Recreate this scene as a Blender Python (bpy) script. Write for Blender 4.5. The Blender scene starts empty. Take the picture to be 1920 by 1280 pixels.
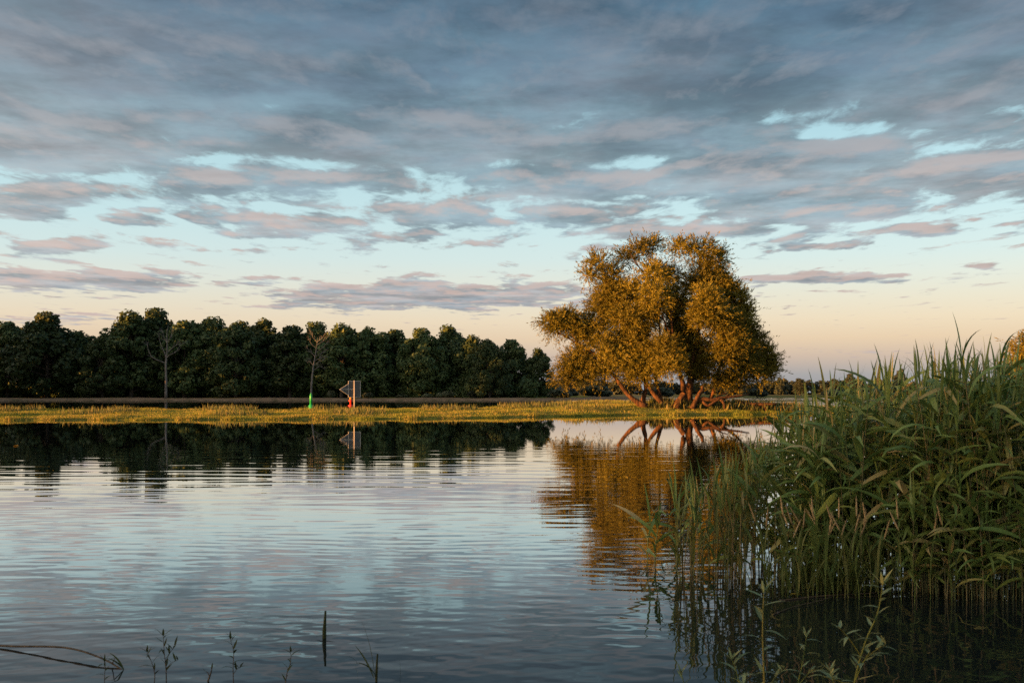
import bpy, math, random
import numpy as np
from mathutils import Vector, Matrix, Euler
R = math.radians
scene = bpy.context.scene
COL = scene.collection

# ------------------------------------------------------------------ camera
F = 1867.0; CX = 960.0; HY = 736.0; CAMZ = 1.7      # photo pixels (1920x1280), horizon row, eye height
cam_d = bpy.data.cameras.new('camera'); cam = bpy.data.objects.new('camera', cam_d); COL.objects.link(cam)
cam.location = (0, 0, CAMZ); cam.rotation_euler = (R(90), 0, 0)
cam_d.sensor_width = 36.0; cam_d.lens = 36.0 * F / 1920.0
cam_d.shift_y = (HY - 640.0) / 1920.0
cam_d.clip_start = 0.05; cam_d.clip_end = 20000
cam_d.dof.use_dof = True; cam_d.dof.focus_distance = 60; cam_d.dof.aperture_fstop = 7.0
scene.camera = cam
def pix(px, py, d):
    return Vector(((px - CX) / F * d, d, CAMZ + (HY - py) / F * d))
def gx(px, d): return (px - CX) / F * d

SUN_AZ = 65.0     # degrees left of straight behind the camera
SUN_EL = 3.0
EXPOSURE = 1.8
SKY = 0.300

def lin(r, g, b):
    f = lambda c: (c / 255 / 12.92) if c / 255 <= 0.04045 else ((c / 255 + 0.055) / 1.055) ** 2.4
    return (f(r), f(g), f(b), 1)

# ------------------------------------------------------------------ node expression helper
class E:
    def __init__(s, t, sock): s.t = t; s.s = sock
    def _b(s, o, op): return mth(s.t, op, s, o)
    def __add__(s, o): return s._b(o, 'ADD')
    __radd__ = __add__
    def __sub__(s, o): return s._b(o, 'SUBTRACT')
    def __rsub__(s, o): return mth(s.t, 'SUBTRACT', o, s)
    def __mul__(s, o): return s._b(o, 'MULTIPLY')
    __rmul__ = __mul__
    def __truediv__(s, o): return s._b(o, 'DIVIDE')
    def __rtruediv__(s, o): return mth(s.t, 'DIVIDE', o, s)
def put(t, inp, v):
    if isinstance(v, E): t.links.new(v.s, inp)
    else: inp.default_value = v
def mth(t, op, a, b=None, c=None, clamp=False):
    n = t.nodes.new('ShaderNodeMath'); n.operation = op; n.use_clamp = clamp
    put(t, n.inputs[0], a)
    if b is not None: put(t, n.inputs[1], b)
    if c is not None: put(t, n.inputs[2], c)
    return E(t, n.outputs[0])
def vmth(t, op, a, b=None, c=None, out=0):
    n = t.nodes.new('ShaderNodeVectorMath'); n.operation = op
    put(t, n.inputs[0], a)
    if b is not None: put(t, n.inputs[1], b)
    if c is not None: put(t, n.inputs[2], c)
    return E(t, n.outputs[out])
def comb(t, x, y, z):
    n = t.nodes.new('ShaderNodeCombineXYZ')
    for i, v in enumerate((x, y, z)): put(t, n.inputs[i], v)
    return E(t, n.outputs[0])
def sepx(t, v):
    n = t.nodes.new('ShaderNodeSeparateXYZ'); put(t, n.inputs[0], v)
    return [E(t, n.outputs[i]) for i in range(3)]
def noise(t, vec, scale=1.0, detail=4.0, rough=0.5, dist=0.0):
    n = t.nodes.new('ShaderNodeTexNoise'); put(t, n.inputs['Vector'], vec)
    n.inputs['Scale'].default_value = scale; n.inputs['Detail'].default_value = detail
    n.inputs['Roughness'].default_value = rough; n.inputs['Distortion'].default_value = dist
    return E(t, n.outputs['Fac'])
def smooth(t, v, a, b, lo=0.0, hi=1.0):
    n = t.nodes.new('ShaderNodeMapRange'); n.interpolation_type = 'SMOOTHSTEP'
    put(t, n.inputs['Value'], v)
    n.inputs['From Min'].default_value = a; n.inputs['From Max'].default_value = b
    n.inputs['To Min'].default_value = lo; n.inputs['To Max'].default_value = hi
    return E(t, n.outputs['Result'])
def ramp(t, fac, stops, interp='LINEAR'):
    n = t.nodes.new('ShaderNodeValToRGB'); n.color_ramp.interpolation = interp
    el = n.color_ramp.elements
    while len(el) < len(stops): el.new(0.5)
    for e, (p, c) in zip(el, stops):
        e.position = p; e.color = c if hasattr(c, '__len__') else (c, c, c, 1)
    put(t, n.inputs['Fac'], fac)
    return E(t, n.outputs['Color'])
def mix(t, f, a, b, blend='MIX'):
    n = t.nodes.new('ShaderNodeMix'); n.data_type = 'RGBA'; n.blend_type = blend
    put(t, n.inputs[0], f); put(t, n.inputs[6], a); put(t, n.inputs[7], b)
    return E(t, n.outputs[2])

# ------------------------------------------------------------------ sky (world)
def build_world():
    w = bpy.data.worlds.new('World'); scene.world = w; w.use_nodes = True
    t = w.node_tree; t.nodes.clear()
    tc = t.nodes.new('ShaderNodeTexCoord')
    X, Y, Z = sepx(t, E(t, tc.outputs['Generated']))
    Zc = mth(t, 'MAXIMUM', Z, 0.012)
    hor = mth(t, 'SQRT', X * X + Y * Y)
    v = mth(t, 'MAXIMUM', Z, 0.0) / mth(t, 'MAXIMUM', hor, 0.02)      # tangent of elevation
    Yc = mth(t, 'MAXIMUM', Y, 0.05)
    uv = comb(t, X / Yc, Z / Yc, 0.0)
    P = comb(t, X / Zc, Y / Zc * 0.54, 0.0)                                    # on a flat cloud deck
    # big soft clouds and gaps of this evening's deck: azimuth/elevation tangents, half sizes, amount
    blobs = [(60,378,110,34,.2),(300,440,60,10,.1),(520,445,50,9,.12),(150,527,270,30,.34),(820,556,400,34,.37),(1545,524,190,20,.32),(1545,461,80,16,.24),
             (1740,430,110,13,.26),(1540,382,260,38,.24),(1480,305,330,52,.24),(1830,322,190,40,.22),(1170,347,170,40,.20),
             (1080,408,130,24,.20),(1290,432,180,24,.20),(790,398,130,30,.18),(590,336,100,22,.18),(400,335,110,30,.16),
             (560,410,150,20,.12),(410,402,90,20,.16),(250,402,80,14,.15),(750,442,80,16,.18),(900,424,90,17,.15),
             (140,464,150,22,.16),(930,325,110,26,.16),(740,345,80,20,.14),(120,598,190,14,.22),(1690,662,270,13,.17),
             (700,585,160,7,.16),(470,532,70,8,.20),(420,478,90,12,.16),(1860,500,60,10,.16),(430,80,620,140,.10),(1300,90,500,130,.12),
             (90,270,330,56,.28),(720,255,360,52,.20),(300,120,420,90,.10),(1180,250,260,46,.12),
             (1620,243,210,22,-.13),(600,243,60,26,-.12),(255,190,160,32,-.12),(380,240,150,28,-.12),(1850,215,90,34,-.13),
             (1320,245,40,14,-.1),(250,330,190,14,-.10),(1240,285,90,14,-.10),(1000,480,900,22,-.10),(300,432,170,16,-.14),
             (1150,370,60,10,-.1),(1700,480,300,30,-.05)]
    def density(k):
        vv = v * k
        p = vmth(t, 'SCALE', P); p.s.node.inputs[3].default_value = 1.0 / k
        q = vmth(t, 'MULTIPLY', uv, (1.0, k, 1.0))
        warp = t.nodes.new('ShaderNodeTexNoise'); put(t, warp.inputs['Vector'], p); warp.inputs['Scale'].default_value = 1.3
        warp.inputs['Detail'].default_value = 3.5; warp.inputs['Roughness'].default_value = 0.6
        pw = vmth(t, 'MULTIPLY_ADD', E(t, warp.outputs['Color']), (0.35, 0.35, 0.0), p)
        n = noise(t, vmth(t, 'ADD', pw, (3.1, 1.7, 0.3)), 3.0, 9.0, 0.60)
        cov = ramp(t, vv * 2.0, [(0.0, 0.0), (0.10, 0.20), (0.20, 0.32), (0.31, 0.455), (0.40, 0.53), (0.45, 0.61), (0.50, 0.77), (0.82, 0.90), (1.0, 0.62)])
        tot = n + cov * 0.62
        qw = vmth(t, 'MULTIPLY_ADD', E(t, warp.outputs['Color']), (0.09, 0.036, 0.0), q)
        for bx, by, a, b, amp in blobs:
            s = (F / a, F / b, 0.0)
            c = (-(bx - CX + 84) / a, -(HY - by + 33.6) / b, 0.0)
            d = vmth(t, 'MULTIPLY_ADD', qw, s, c)
            dd = vmth(t, 'DOT_PRODUCT', d, d, out=1)
            g = mth(t, 'MAXIMUM', mth(t, 'SUBTRACT', 1.0, dd), 0.0)
            tot = mth(t, 'MULTIPLY_ADD', g, amp, tot)
        return tot, n
    d0, n0 = density(1.0)
    d1, _ = density(1.045)
    T0 = 0.775
    dens = smooth(t, d0, T0 - 0.02, T0 + 0.12)
    lit = mth(t, 'MULTIPLY', mth(t, 'SUBTRACT', d0, d1), 5.5, clamp=True)
    # clear evening sky opposite the low sun, by elevation
    clear = ramp(t, mth(t, 'MULTIPLY', v, 2.0, clamp=True), [
        (0.0, lin(156,164,174)), (0.036, lin(164,169,178)), (0.070, lin(202,184,178)), (0.105, lin(228,202,180)), (0.142, lin(235,215,193)), (0.180, lin(231,222,206)),
        (0.225, lin(223,228,221)), (0.265, lin(212,230,230)), (0.34, lin(200,229,233)), (0.46, lin(184,221,228)), (0.60, lin(150,198,211)), (0.80, lin(118,168,192)), (1.0, lin(130,174,200))])
    core = ramp(t, mth(t, 'MULTIPLY', v, 2.0, clamp=True), [
        (0.0, lin(160,162,170)), (0.2, lin(146,157,166)), (0.36, lin(136,156,167)), (0.48, lin(120,141,154)), (0.62, lin(98,120,138)), (0.80, lin(74,101,123)), (1.0, lin(66,91,113))])
    pink = ramp(t, mth(t, 'MULTIPLY', v, 2.0, clamp=True), [
        (0.0, lin(205,175,165)), (0.22, lin(214,188,176)), (0.38, lin(208,190,183)), (0.50, lin(166,168,173)), (0.75, lin(130,140,153)), (1.0, lin(108,122,138))])
    big = noise(t, vmth(t, 'MULTIPLY', P, (1.0, 1.9, 1.0)), 0.9, 5.0, 0.55)
    big = smooth(t, big, 0.40, 0.64)
    # thin parts of the deck are paler and warmer, thick parts slate
    core2 = mix(t, big * 0.34, core, pink)
    thick = smooth(t, d0, T0 + 0.05, T0 + 0.32)
    veil = mix(t, 0.45, clear, core)
    cl = mix(t, thick, mix(t, 0.72, veil, core2), core2)
    fine = noise(t, vmth(t, 'MULTIPLY', P, (1.0, 1.8, 1.0)), 3.4, 6.0, 0.62)
    cl = mix(t, mth(t, 'MULTIPLY', smooth(t, fine, 0.38, 0.66), 0.35), cl, mix(t, 0.5, core, veil))
    billow = noise(t, vmth(t, 'MULTIPLY', vmth(t, 'ADD', P, (7., 2., 0.)), (1.0, 1.8, 1.0)), 1.5, 7.0, 0.6)
    sc = vmth(t, 'SCALE', cl); t.links.new(smooth(t, billow, 0.36, 0.66, 1.22, 0.78).s, sc.s.node.inputs[3]); cl = sc
    glow = mth(t, 'MULTIPLY', lit, 0.6)
    cl = mix(t, glow, cl, pink)
    sky = t.nodes.new('ShaderNodeTexSky'); sky.sky_type = 'NISHITA'; sky.sun_disc = False
    sky.sun_elevation = R(SUN_EL); sky.sun_rotation = R(180 + SUN_AZ); sky.dust_density = 1.5
    airl = vmth(t, 'MULTIPLY', E(t, sky.outputs[0]), (0.084, 0.092, 0.112))
    half = vmth(t, 'SCALE', clear); half.s.node.inputs[3].default_value = 0.80
    # warm glow added to clouds around the sun, out of view, brightens the foreground
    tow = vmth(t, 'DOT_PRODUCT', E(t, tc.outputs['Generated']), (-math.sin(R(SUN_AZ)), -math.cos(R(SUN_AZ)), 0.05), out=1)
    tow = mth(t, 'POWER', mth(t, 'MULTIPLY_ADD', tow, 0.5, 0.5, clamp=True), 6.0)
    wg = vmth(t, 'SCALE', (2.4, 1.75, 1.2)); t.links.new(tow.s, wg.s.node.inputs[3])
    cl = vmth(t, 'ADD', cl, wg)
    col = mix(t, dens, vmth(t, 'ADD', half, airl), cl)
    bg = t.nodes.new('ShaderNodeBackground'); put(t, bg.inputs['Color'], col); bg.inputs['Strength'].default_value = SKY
    out = t.nodes.new('ShaderNodeOutputWorld'); t.links.new(bg.outputs[0], out.inputs['Surface'])
    w.cycles.sampling_method = 'MANUAL'; w.cycles.sample_map_resolution = 512
build_world()

sun_d = bpy.data.lights.new('sun', 'SUN'); sun_d.energy = 5.0; sun_d.angle = R(0.6); sun_d.color = (1.0, 0.41, 0.09)
sun = bpy.data.objects.new('sun', sun_d); COL.objects.link(sun)
sdir = Vector((-math.sin(R(SUN_AZ)) * math.cos(R(SUN_EL)), -math.cos(R(SUN_AZ)) * math.cos(R(SUN_EL)), math.sin(R(SUN_EL))))
sun.rotation_euler = sdir.to_track_quat('Z', 'Y').to_euler(); sun.location = (-60, -60, 30)

vs = scene.view_settings; vs.view_transform = 'Standard'; vs.look = 'None'; vs.gamma = 1.0; vs.exposure = EXPOSURE; vs.use_curve_mapping = False
scene.render.engine = 'CYCLES'
scene.cycles.use_denoising = False
scene.cycles.max_bounces = 6; scene.cycles.transparent_max_bounces = 4; scene.cycles.diffuse_bounces = 2; scene.cycles.glossy_bounces = 3
scene.cycles.sample_clamp_indirect = 4.0

# ------------------------------------------------------------------ object helpers
rng = np.random.default_rng(11); random.seed(11)
def mesh_of(name, verts, faces, mats, smooth_=False):
    me = bpy.data.meshes.new(name)
    v = np.asarray(verts, dtype=np.float32).reshape(-1, 3)
    if isinstance(faces, np.ndarray):
        k = faces.shape[1]
        me.vertices.add(len(v)); me.vertices.foreach_set('co', v.ravel())
        me.loops.add(faces.size); me.loops.foreach_set('vertex_index', faces.astype(np.int32).ravel())
        me.polygons.add(len(faces)); me.polygons.foreach_set('loop_start', np.arange(0, faces.size, k, dtype=np.int32))
        me.update(calc_edges=True)
    else:
        me.from_pydata([tuple(map(float, p)) for p in v], [], [tuple(int(i) for i in f) for f in faces])
    me.materials.append(mats)
    if smooth_: me.polygons.foreach_set('use_smooth', np.ones(len(me.polygons), dtype=bool))
    me.update(); return me
def link(name, me, parent=None, loc=None, rot=None, scl=None):
    o = bpy.data.objects.new(name, me); COL.objects.link(o)
    if parent is not None: o.parent = parent
    if loc is not None: o.location = loc
    if rot is not None: o.rotation_euler = rot
    if scl is not None: o.scale = scl if hasattr(scl, '__len__') else (scl,) * 3
    return o
def tag(o, label=None, cat=None, group=None, kind=None):
    if label: o['label'] = label
    if cat: o['category'] = cat
    if group: o['group'] = group
    if kind: o['kind'] = kind
    return o
def thing(name, loc, label, cat, group=None, rz=0, scl=1.0):
    o = bpy.data.objects.new(name, None); COL.objects.link(o); o.empty_display_size = 0.2
    o.location = loc; o.rotation_euler = (0, 0, rz); o.scale = scl if hasattr(scl, '__len__') else (scl,) * 3
    return tag(o, label, cat, group)

class MB:                                   # collects tubes / strips / boxes for ONE mesh
    def __init__(s): s.v = []; s.f = []
    def tube(s, pts, rad, n=7, cap=True):
        pts = [Vector(p) for p in pts]; b = len(s.v); up = Vector((0.13, 0.31, 0.94))
        for i, p in enumerate(pts):
            t = (pts[min(i + 1, len(pts) - 1)] - pts[max(i - 1, 0)]).normalized()
            a = t.cross(up)
            if a.length < 0.05: a = t.cross(Vector((1, 0, 0)))
            a.normalize(); c = t.cross(a)
            for k in range(n):
                an = 2 * math.pi * k / n
                s.v.append(p + (a * math.cos(an) + c * math.sin(an)) * rad[i])
        for i in range(len(pts) - 1):
            for k in range(n):
                q = b + i * n
                s.f.append((q + k, q + (k + 1) % n, q + n + (k + 1) % n, q + n + k))
        if cap:
            s.f.append(tuple(range(b + n - 1, b - 1, -1))); q = b + (len(pts) - 1) * n; s.f.append(tuple(range(q, q + n)))
        return s
    def strip(s, pts, wid, side, fold=0.0):      # ribbon leaf; fold lifts the edges so that it is V-shaped
        b = len(s.v)
        for p, w in zip(pts, wid):
            p = Vector(p); sd = Vector(side) * w
            s.v += [p - sd + Vector((0, 0, fold * w)), p, p + sd + Vector((0, 0, fold * w))]
        for i in range(len(pts) - 1):
            q = b + 3 * i
            s.f += [(q, q + 1, q + 4, q + 3), (q + 1, q + 2, q + 5, q + 4)]
        return s
    def box(s, c, h, rot=None):
        b = len(s.v); c = Vector(c)
        for z in (-1, 1):
            for y in (-1, 1):
                for x in (-1, 1):
                    p = Vector((x * h[0], y * h[1], z * h[2]))
                    if rot is not None: p = rot @ p
                    s.v.append(c + p)
        for f in ((0, 2, 3, 1), (4, 5, 7, 6), (0, 1, 5, 4), (2, 6, 7, 3), (0, 4, 6, 2), (1, 3, 7, 5)): s.f.append(tuple(b + i for i in f))
        return s
    def prism(s, outline, y0, y1):               # outline in x,z, given thickness in y
        b = len(s.v); n = len(outline)
        s.v += [Vector((x, y0, z)) for x, z in outline] + [Vector((x, y1, z)) for x, z in outline]
        s.f.append(tuple(b + i for i in range(n))); s.f.append(tuple(b + n + i for i in range(n - 1, -1, -1)))
        for i in range(n): s.f.append((b + i, b + n + i, b + n + (i + 1) % n, b + (i + 1) % n))
        return s
    def lathe(s, prof, n=14, c=(0, 0, 0)):
        b = len(s.v)
        for r, z in prof:
            for k in range(n):
                a = 2 * math.pi * k / n; s.v.append(Vector((c[0] + r * math.cos(a), c[1] + r * math.sin(a), c[2] + z)))
        for i in range(len(prof) - 1):
            for k in range(n):
                q = b + i * n; s.f.append((q + k, q + (k + 1) % n, q + n + (k + 1) % n, q + n + k))
        s.f.append(tuple(range(b + n - 1, b - 1, -1))); q = b + (len(prof) - 1) * n; s.f.append(tuple(range(q, q + n)))
        return s
    def mesh(s, name, mat, sm=False): return mesh_of(name, [tuple(p) for p in s.v], s.f, mat, sm)
    def obj(s, name, mat, parent=None, sm=False, loc=None): return link(name, s.mesh(name, mat, sm), parent, loc)

def curve(pts, n=14):                        # smooth polyline through control points (Catmull-Rom)
    P = [Vector(p) for p in pts]; P = [P[0] * 2 - P[1]] + P + [P[-1] * 2 - P[-2]]
    out = []
    m = max(2, n // (len(pts) - 1))
    for i in range(1, len(P) - 2):
        for k in range(m):
            t = k / m; a, b, c, d = P[i - 1], P[i], P[i + 1], P[i + 2]
            out.append(0.5 * ((2 * b) + (c - a) * t + (2 * a - 5 * b + 4 * c - d) * t * t + (3 * b - a - 3 * c + d) * t ** 3))
    out.append(P[-2]); return out

# ------------------------------------------------------------------ materials
def new_mat(name):
    m = bpy.data.materials.new(name); m.use_nodes = True; t = m.node_tree; t.nodes.clear()
    out = t.nodes.new('ShaderNodeOutputMaterial'); return m, t, out
def geo_vals(t):
    g = t.nodes.new('ShaderNodeNewGeometry'); return E(t, g.outputs['Position']), E(t, g.outputs['Random Per Island'])
def leaf_mat(name, stops, trans=0.35, rough=0.55, patch=0.25, patch_col=None, spec=0.25):
    m, t, out = new_mat(name)
    pos, isl = geo_vals(t)
    oi = t.nodes.new('ShaderNodeObjectInfo')
    fac = mth(t, 'FRACT', isl + E(t, oi.outputs['Random']) * 0.77)
    col = ramp(t, fac, stops)
    if patch_col:
        col = mix(t, smooth(t, noise(t, pos, patch, 3, 0.6), 0.45, 0.62), col, patch_col)
    br = E(t, oi.outputs['Random']) * 0.60 + 0.66
    col = vmth(t, 'SCALE', col); 
    t.links.new(br.s, col.s.node.inputs[3])
    b = t.nodes.new('ShaderNodeBsdfPrincipled'); put(t, b.inputs['Base Color'], col); b.inputs['Roughness'].default_value = rough
    b.inputs['Specular IOR Level'].default_value = spec
    tr = t.nodes.new('ShaderNodeBsdfTranslucent'); put(t, tr.inputs['Color'], col)
    mx = t.nodes.new('ShaderNodeMixShader'); mx.inputs[0].default_value = trans
    t.links.new(b.outputs[0], mx.inputs[1]); t.links.new(tr.outputs[0], mx.inputs[2]); t.links.new(mx.outputs[0], out.inputs['Surface'])
    return m
def rough_mat(name, stops, scale=4.0, stretch=(1, 1, 1), rough=0.85, bump=0.3, spec=0.2, metal=0.0, detail=6):
    m, t, out = new_mat(name)
    tc = t.nodes.new('ShaderNodeTexCoord')
    vec = vmth(t, 'MULTIPLY', E(t, tc.outputs['Object']), stretch)
    n = noise(t, vec, scale, detail, 0.62)
    col = ramp(t, smooth(t, n, 0.3, 0.7), stops)
    b = t.nodes.new('ShaderNodeBsdfPrincipled'); put(t, b.inputs['Base Color'], col); b.inputs['Roughness'].default_value = rough
    b.inputs['Specular IOR Level'].default_value = spec; b.inputs['Metallic'].default_value = metal
    if bump:
        bp = t.nodes.new('ShaderNodeBump'); bp.inputs['Strength'].default_value = bump; bp.inputs['Distance'].default_value = 0.05
        put(t, bp.inputs['Height'], n); t.links.new(bp.outputs[0], b.inputs['Normal'])
    t.links.new(b.outputs[0], out.inputs['Surface']); return m
def c(r, g, b): return (r, g, b, 1)
M = {}
M['oak'] = leaf_mat('oak_leaves', [(0, c(.042,.072,.028)), (.5, c(.060,.096,.034)), (.85, c(.078,.112,.038)), (1, c(.098,.120,.040))], 0.22)
M['oak_far'] = leaf_mat('hazed_distant_leaves', [(0, c(.045,.062,.042)), (1, c(.075,.092,.058))], 0.2)  # aerial haze of the far trees is put into this greyer green
M['willow'] = leaf_mat('willow_leaves', [(0, c(.125,.118,.016)), (.6, c(.165,.145,.018)), (1, c(.215,.165,.020))], 0.28)
M['shrub'] = leaf_mat('shrub_leaves', [(0, c(.085,.105,.055)), (1, c(.14,.155,.09))], 0.3)
M['bark'] = rough_mat('willow_bark', [(0, c(.020,.012,.007)), (.5, c(.068,.034,.016)), (1, c(.14,.066,.030))], 5, (1, 1, .25), .9, .8)
M['oakbark'] = rough_mat('oak_bark', [(0, c(.03,.025,.02)), (1, c(.10,.085,.07))], 4, (1, 1, .2), .9, .5)
M['dead'] = rough_mat('dead_wood', [(0, c(.10,.092,.085)), (1, c(.24,.22,.20))], 4, (1, 1, .2), .9, .4)
M['grass'] = leaf_mat('meadow_grass', [(0, c(.17,.22,.024)), (.35, c(.24,.26,.030)), (.62, c(.31,.26,.050)), (.85, c(.38,.29,.08)), (1, c(.44,.33,.13))], 0.32, patch=0.16, patch_col=c(.17,.21,.026))
M['herb'] = leaf_mat('bank_herbs', [(0, c(.06,.085,.025)), (.5, c(.10,.12,.035)), (1, c(.19,.15,.06))], 0.3)
M['turf'] = rough_mat('turf', [(0, c(.15,.17,.028)), (.5, c(.22,.21,.042)), (1, c(.31,.25,.07))], 0.5, (1, 1, 1), .95, .5, spec=0.0)
M['sand'] = rough_mat('sandy_bank', [(0, c(.09,.085,.04)), (.45, c(.22,.145,.09)), (1, c(.33,.22,.14))], 0.6, (1, 1, 3), .95, .5, spec=0.0)
M['mead'] = rough_mat('far_meadow', [(0, c(.10,.11,.04)), (.5, c(.17,.15,.06)), (1, c(.26,.20,.10))], 0.03, (1, .3, 1), .95, 0, spec=0.0)
M['mud'] = rough_mat('near_shore', [(0, c(.04,.05,.02)), (.6, c(.07,.075,.03)), (1, c(.10,.085,.05))], 1.5, (1, 1, 1), .95, .5)
M['reed'] = leaf_mat('reed_leaves', [(0, c(.10,.165,.045)), (.5, c(.145,.215,.056)), (.82, c(.20,.26,.060)), (.93, c(.27,.26,.08)), (1, c(.40,.31,.14))], 0.22, 0.45, spec=.35)
M['reedstem'] = leaf_mat('reed_stems', [(0, c(.08,.10,.04)), (.7, c(.13,.13,.055)), (1, c(.22,.17,.08))], 0.1, 0.5)
M['straw'] = leaf_mat('dry_seed_heads', [(0, c(.36,.235,.10)), (1, c(.50,.35,.17))], 0.25)
M['gleaf'] = leaf_mat('canary_grass_leaves', [(0, c(.10,.14,.035)), (.7, c(.15,.18,.045)), (1, c(.22,.21,.07))], 0.35)
M['sap'] = leaf_mat('sapling_leaves', [(0, c(.17,.24,.13)), (.6, c(.21,.28,.14)), (1, c(.28,.31,.12))], 0.35)
M['sprout'] = leaf_mat('sprout_leaves', [(0, c(.035,.045,.016)), (1, c(.075,.085,.022))], 0.25)
M['twig'] = rough_mat('twig_bark', [(0, c(.045,.034,.022)), (1, c(.12,.085,.055))], 14, (1, 1, .3), .8, .3)
M['steel'] = rough_mat('galvanised_back', [(0, c(.055,.066,.074)), (1, c(.085,.098,.108))], 2, (1, 1, 1), .5, 0, .4)
M['rim'] = rough_mat('pale_rim', [(0, c(.42,.42,.40)), (1, c(.55,.54,.52))], 3, (1, 1, 1), .5, 0, .4)
M['post'] = rough_mat('steel_post', [(0, c(.42,.38,.35)), (1, c(.56,.51,.47))], 2, (1, 1, .3), .5, 0, .4)
M['green'] = rough_mat('green_buoy_paint', [(0, c(.015,.33,.07)), (1, c(.03,.42,.10))], 2, (1, 1, 1), .4, 0, .5)
M['red'] = rough_mat('red_buoy_paint', [(0, c(.55,.03,.015)), (1, c(.66,.05,.02))], 2, (1, 1, 1), .4, 0, .5)
M['orange'] = rough_mat('orange_paint', [(0, c(.66,.20,.02)), (1, c(.72,.27,.03))], 2, (1, 1, 1), .4, 0, .5)
M['yleaf'] = rough_mat('yellow_floating_leaf', [(0, c(.30,.22,.03)), (1, c(.42,.32,.06))], 9, (1, 1, 1), .6, 0)

def water_mat():
    m, t, out = new_mat('river_water')
    pos, _ = geo_vals(t)
    x, y, z = sepx(t, pos)
    warp = noise(t, vmth(t, 'MULTIPLY', pos, (.10, .16, 0)), 1.0, 2, 0.5)
    warp2 = noise(t, vmth(t, 'MULTIPLY', pos, (.45, .6, 0)), 1.0, 2, 0.5)
    patch = noise(t, vmth(t, 'MULTIPLY', pos, (.07, .13, 0)), 1.0, 2, 0.5)
    patch2 = noise(t, vmth(t, 'MULTIPLY', vmth(t, 'ADD', pos, (31., 7., 0)), (.16, .3, 0)), 1.0, 2, 0.5)
    r = mth(t, 'SQRT', x * x + y * y)
    aL = smooth(t, r, 11, 17) * smooth(t, r, 22, 38, 1.0, 0.03) * smooth(t, patch, .30, .6, .45, 1.0)
    aS = smooth(t, r, 8, 24, 1.0, 0.05) * smooth(t, patch2, .33, .6, .35, 1.0)
    aT = smooth(t, r, 6, 14, 1.0, 0.0) * smooth(t, patch2, .3, .65, .2, 1.0)
    aF = smooth(t, r, 96, 125)
    gxs = gys = None
    waves = [(.92, 84, .0054, aL, 9., 2.4), (.66, 97, .0045, aL, 9., 3.), (.47, 88, .0042, aL, 7., 3.6),
             (.31, 81, .0080, aS, 9., 4.), (.235, 98, .0070, aS, 12., 4.), (.42, 104, .0054, aS, 7., 3.),
             (.14, 70, .006, aT, 6., 5.), (.11, 112, .005, aT, 6., 6.), (.19, 50, .005, aT, 6., 4.), (.9, 80, .022, aF, 5., 5.), (.55, 108, .018, aF, 5., 6.)]
    for i, (lam, deg, slope, amp, w1, w2) in enumerate(waves):
        k = 2 * math.pi / lam; kx, ky = k * math.cos(R(deg)), k * math.sin(R(deg))
        ph = vmth(t, 'DOT_PRODUCT', pos, (kx, ky, 0), out=1)
        ph = mth(t, 'MULTIPLY_ADD', warp, w1 * 1.7 / max(lam, .3), ph); ph = mth(t, 'MULTIPLY_ADD', warp2, w2, ph)
        s = mth(t, 'COSINE', ph + i * 1.7) * (slope)
        s = s * amp
        a, b = s * math.cos(R(deg)), s * math.sin(R(deg))
        gxs = a if gxs is None else gxs + a; gys = b if gys is None else gys + b
    nor = vmth(t, 'NORMALIZE', comb(t, gxs * -1.0, gys * -1.0, 1.0))
    df = t.nodes.new('ShaderNodeBsdfDiffuse'); df.inputs['Color'].default_value = c(.010, .014, .013)
    gl = t.nodes.new('ShaderNodeBsdfGlossy'); gl.inputs['Roughness'].default_value = 0.012; gl.inputs['Color'].default_value = c(.96, .97, .97)
    put(t, gl.inputs['Normal'], nor)
    fr = t.nodes.new('ShaderNodeFresnel'); fr.inputs['IOR'].default_value = 1.333; put(t, fr.inputs['Normal'], nor)
    mx = t.nodes.new('ShaderNodeMixShader'); fe = E(t, fr.outputs[0]); put(t, mx.inputs[0], fe + fe * (1.0 - fe) * smooth(t, fe, .13, .45) * 0.95)
    t.links.new(df.outputs[0], mx.inputs[1]); t.links.new(gl.outputs[0], mx.inputs[2]); t.links.new(mx.outputs[0], out.inputs['Surface']); return m
M['water'] = water_mat()

# ------------------------------------------------------------------ setting: water and land
def sheet(name, rows, mat, sm=True):
    n = len(rows[0]); v = [p for r in rows for p in r]
    f = [(i * n + j, i * n + j + 1, (i + 1) * n + j + 1, (i + 1) * n + j) for i in range(len(rows) - 1) for j in range(n - 1)]
    return tag(link(name, mesh_of(name, v, f, mat, sm)), kind='structure')
sheet('water', [[(-6000, -40, 0), (6000, -40, 0)], [(-6000, 7000, 0), (6000, 7000, 0)]], M['water'], False)
def interp(x, xs, ys): return float(np.interp(x, xs, ys))
def wob(x, y): return 0.10 * math.sin(.31 * x + .2 * y) + .07 * math.sin(.83 * x - .4 * y + 1) + .05 * math.sin(1.9 * x + .7 * y)

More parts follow.
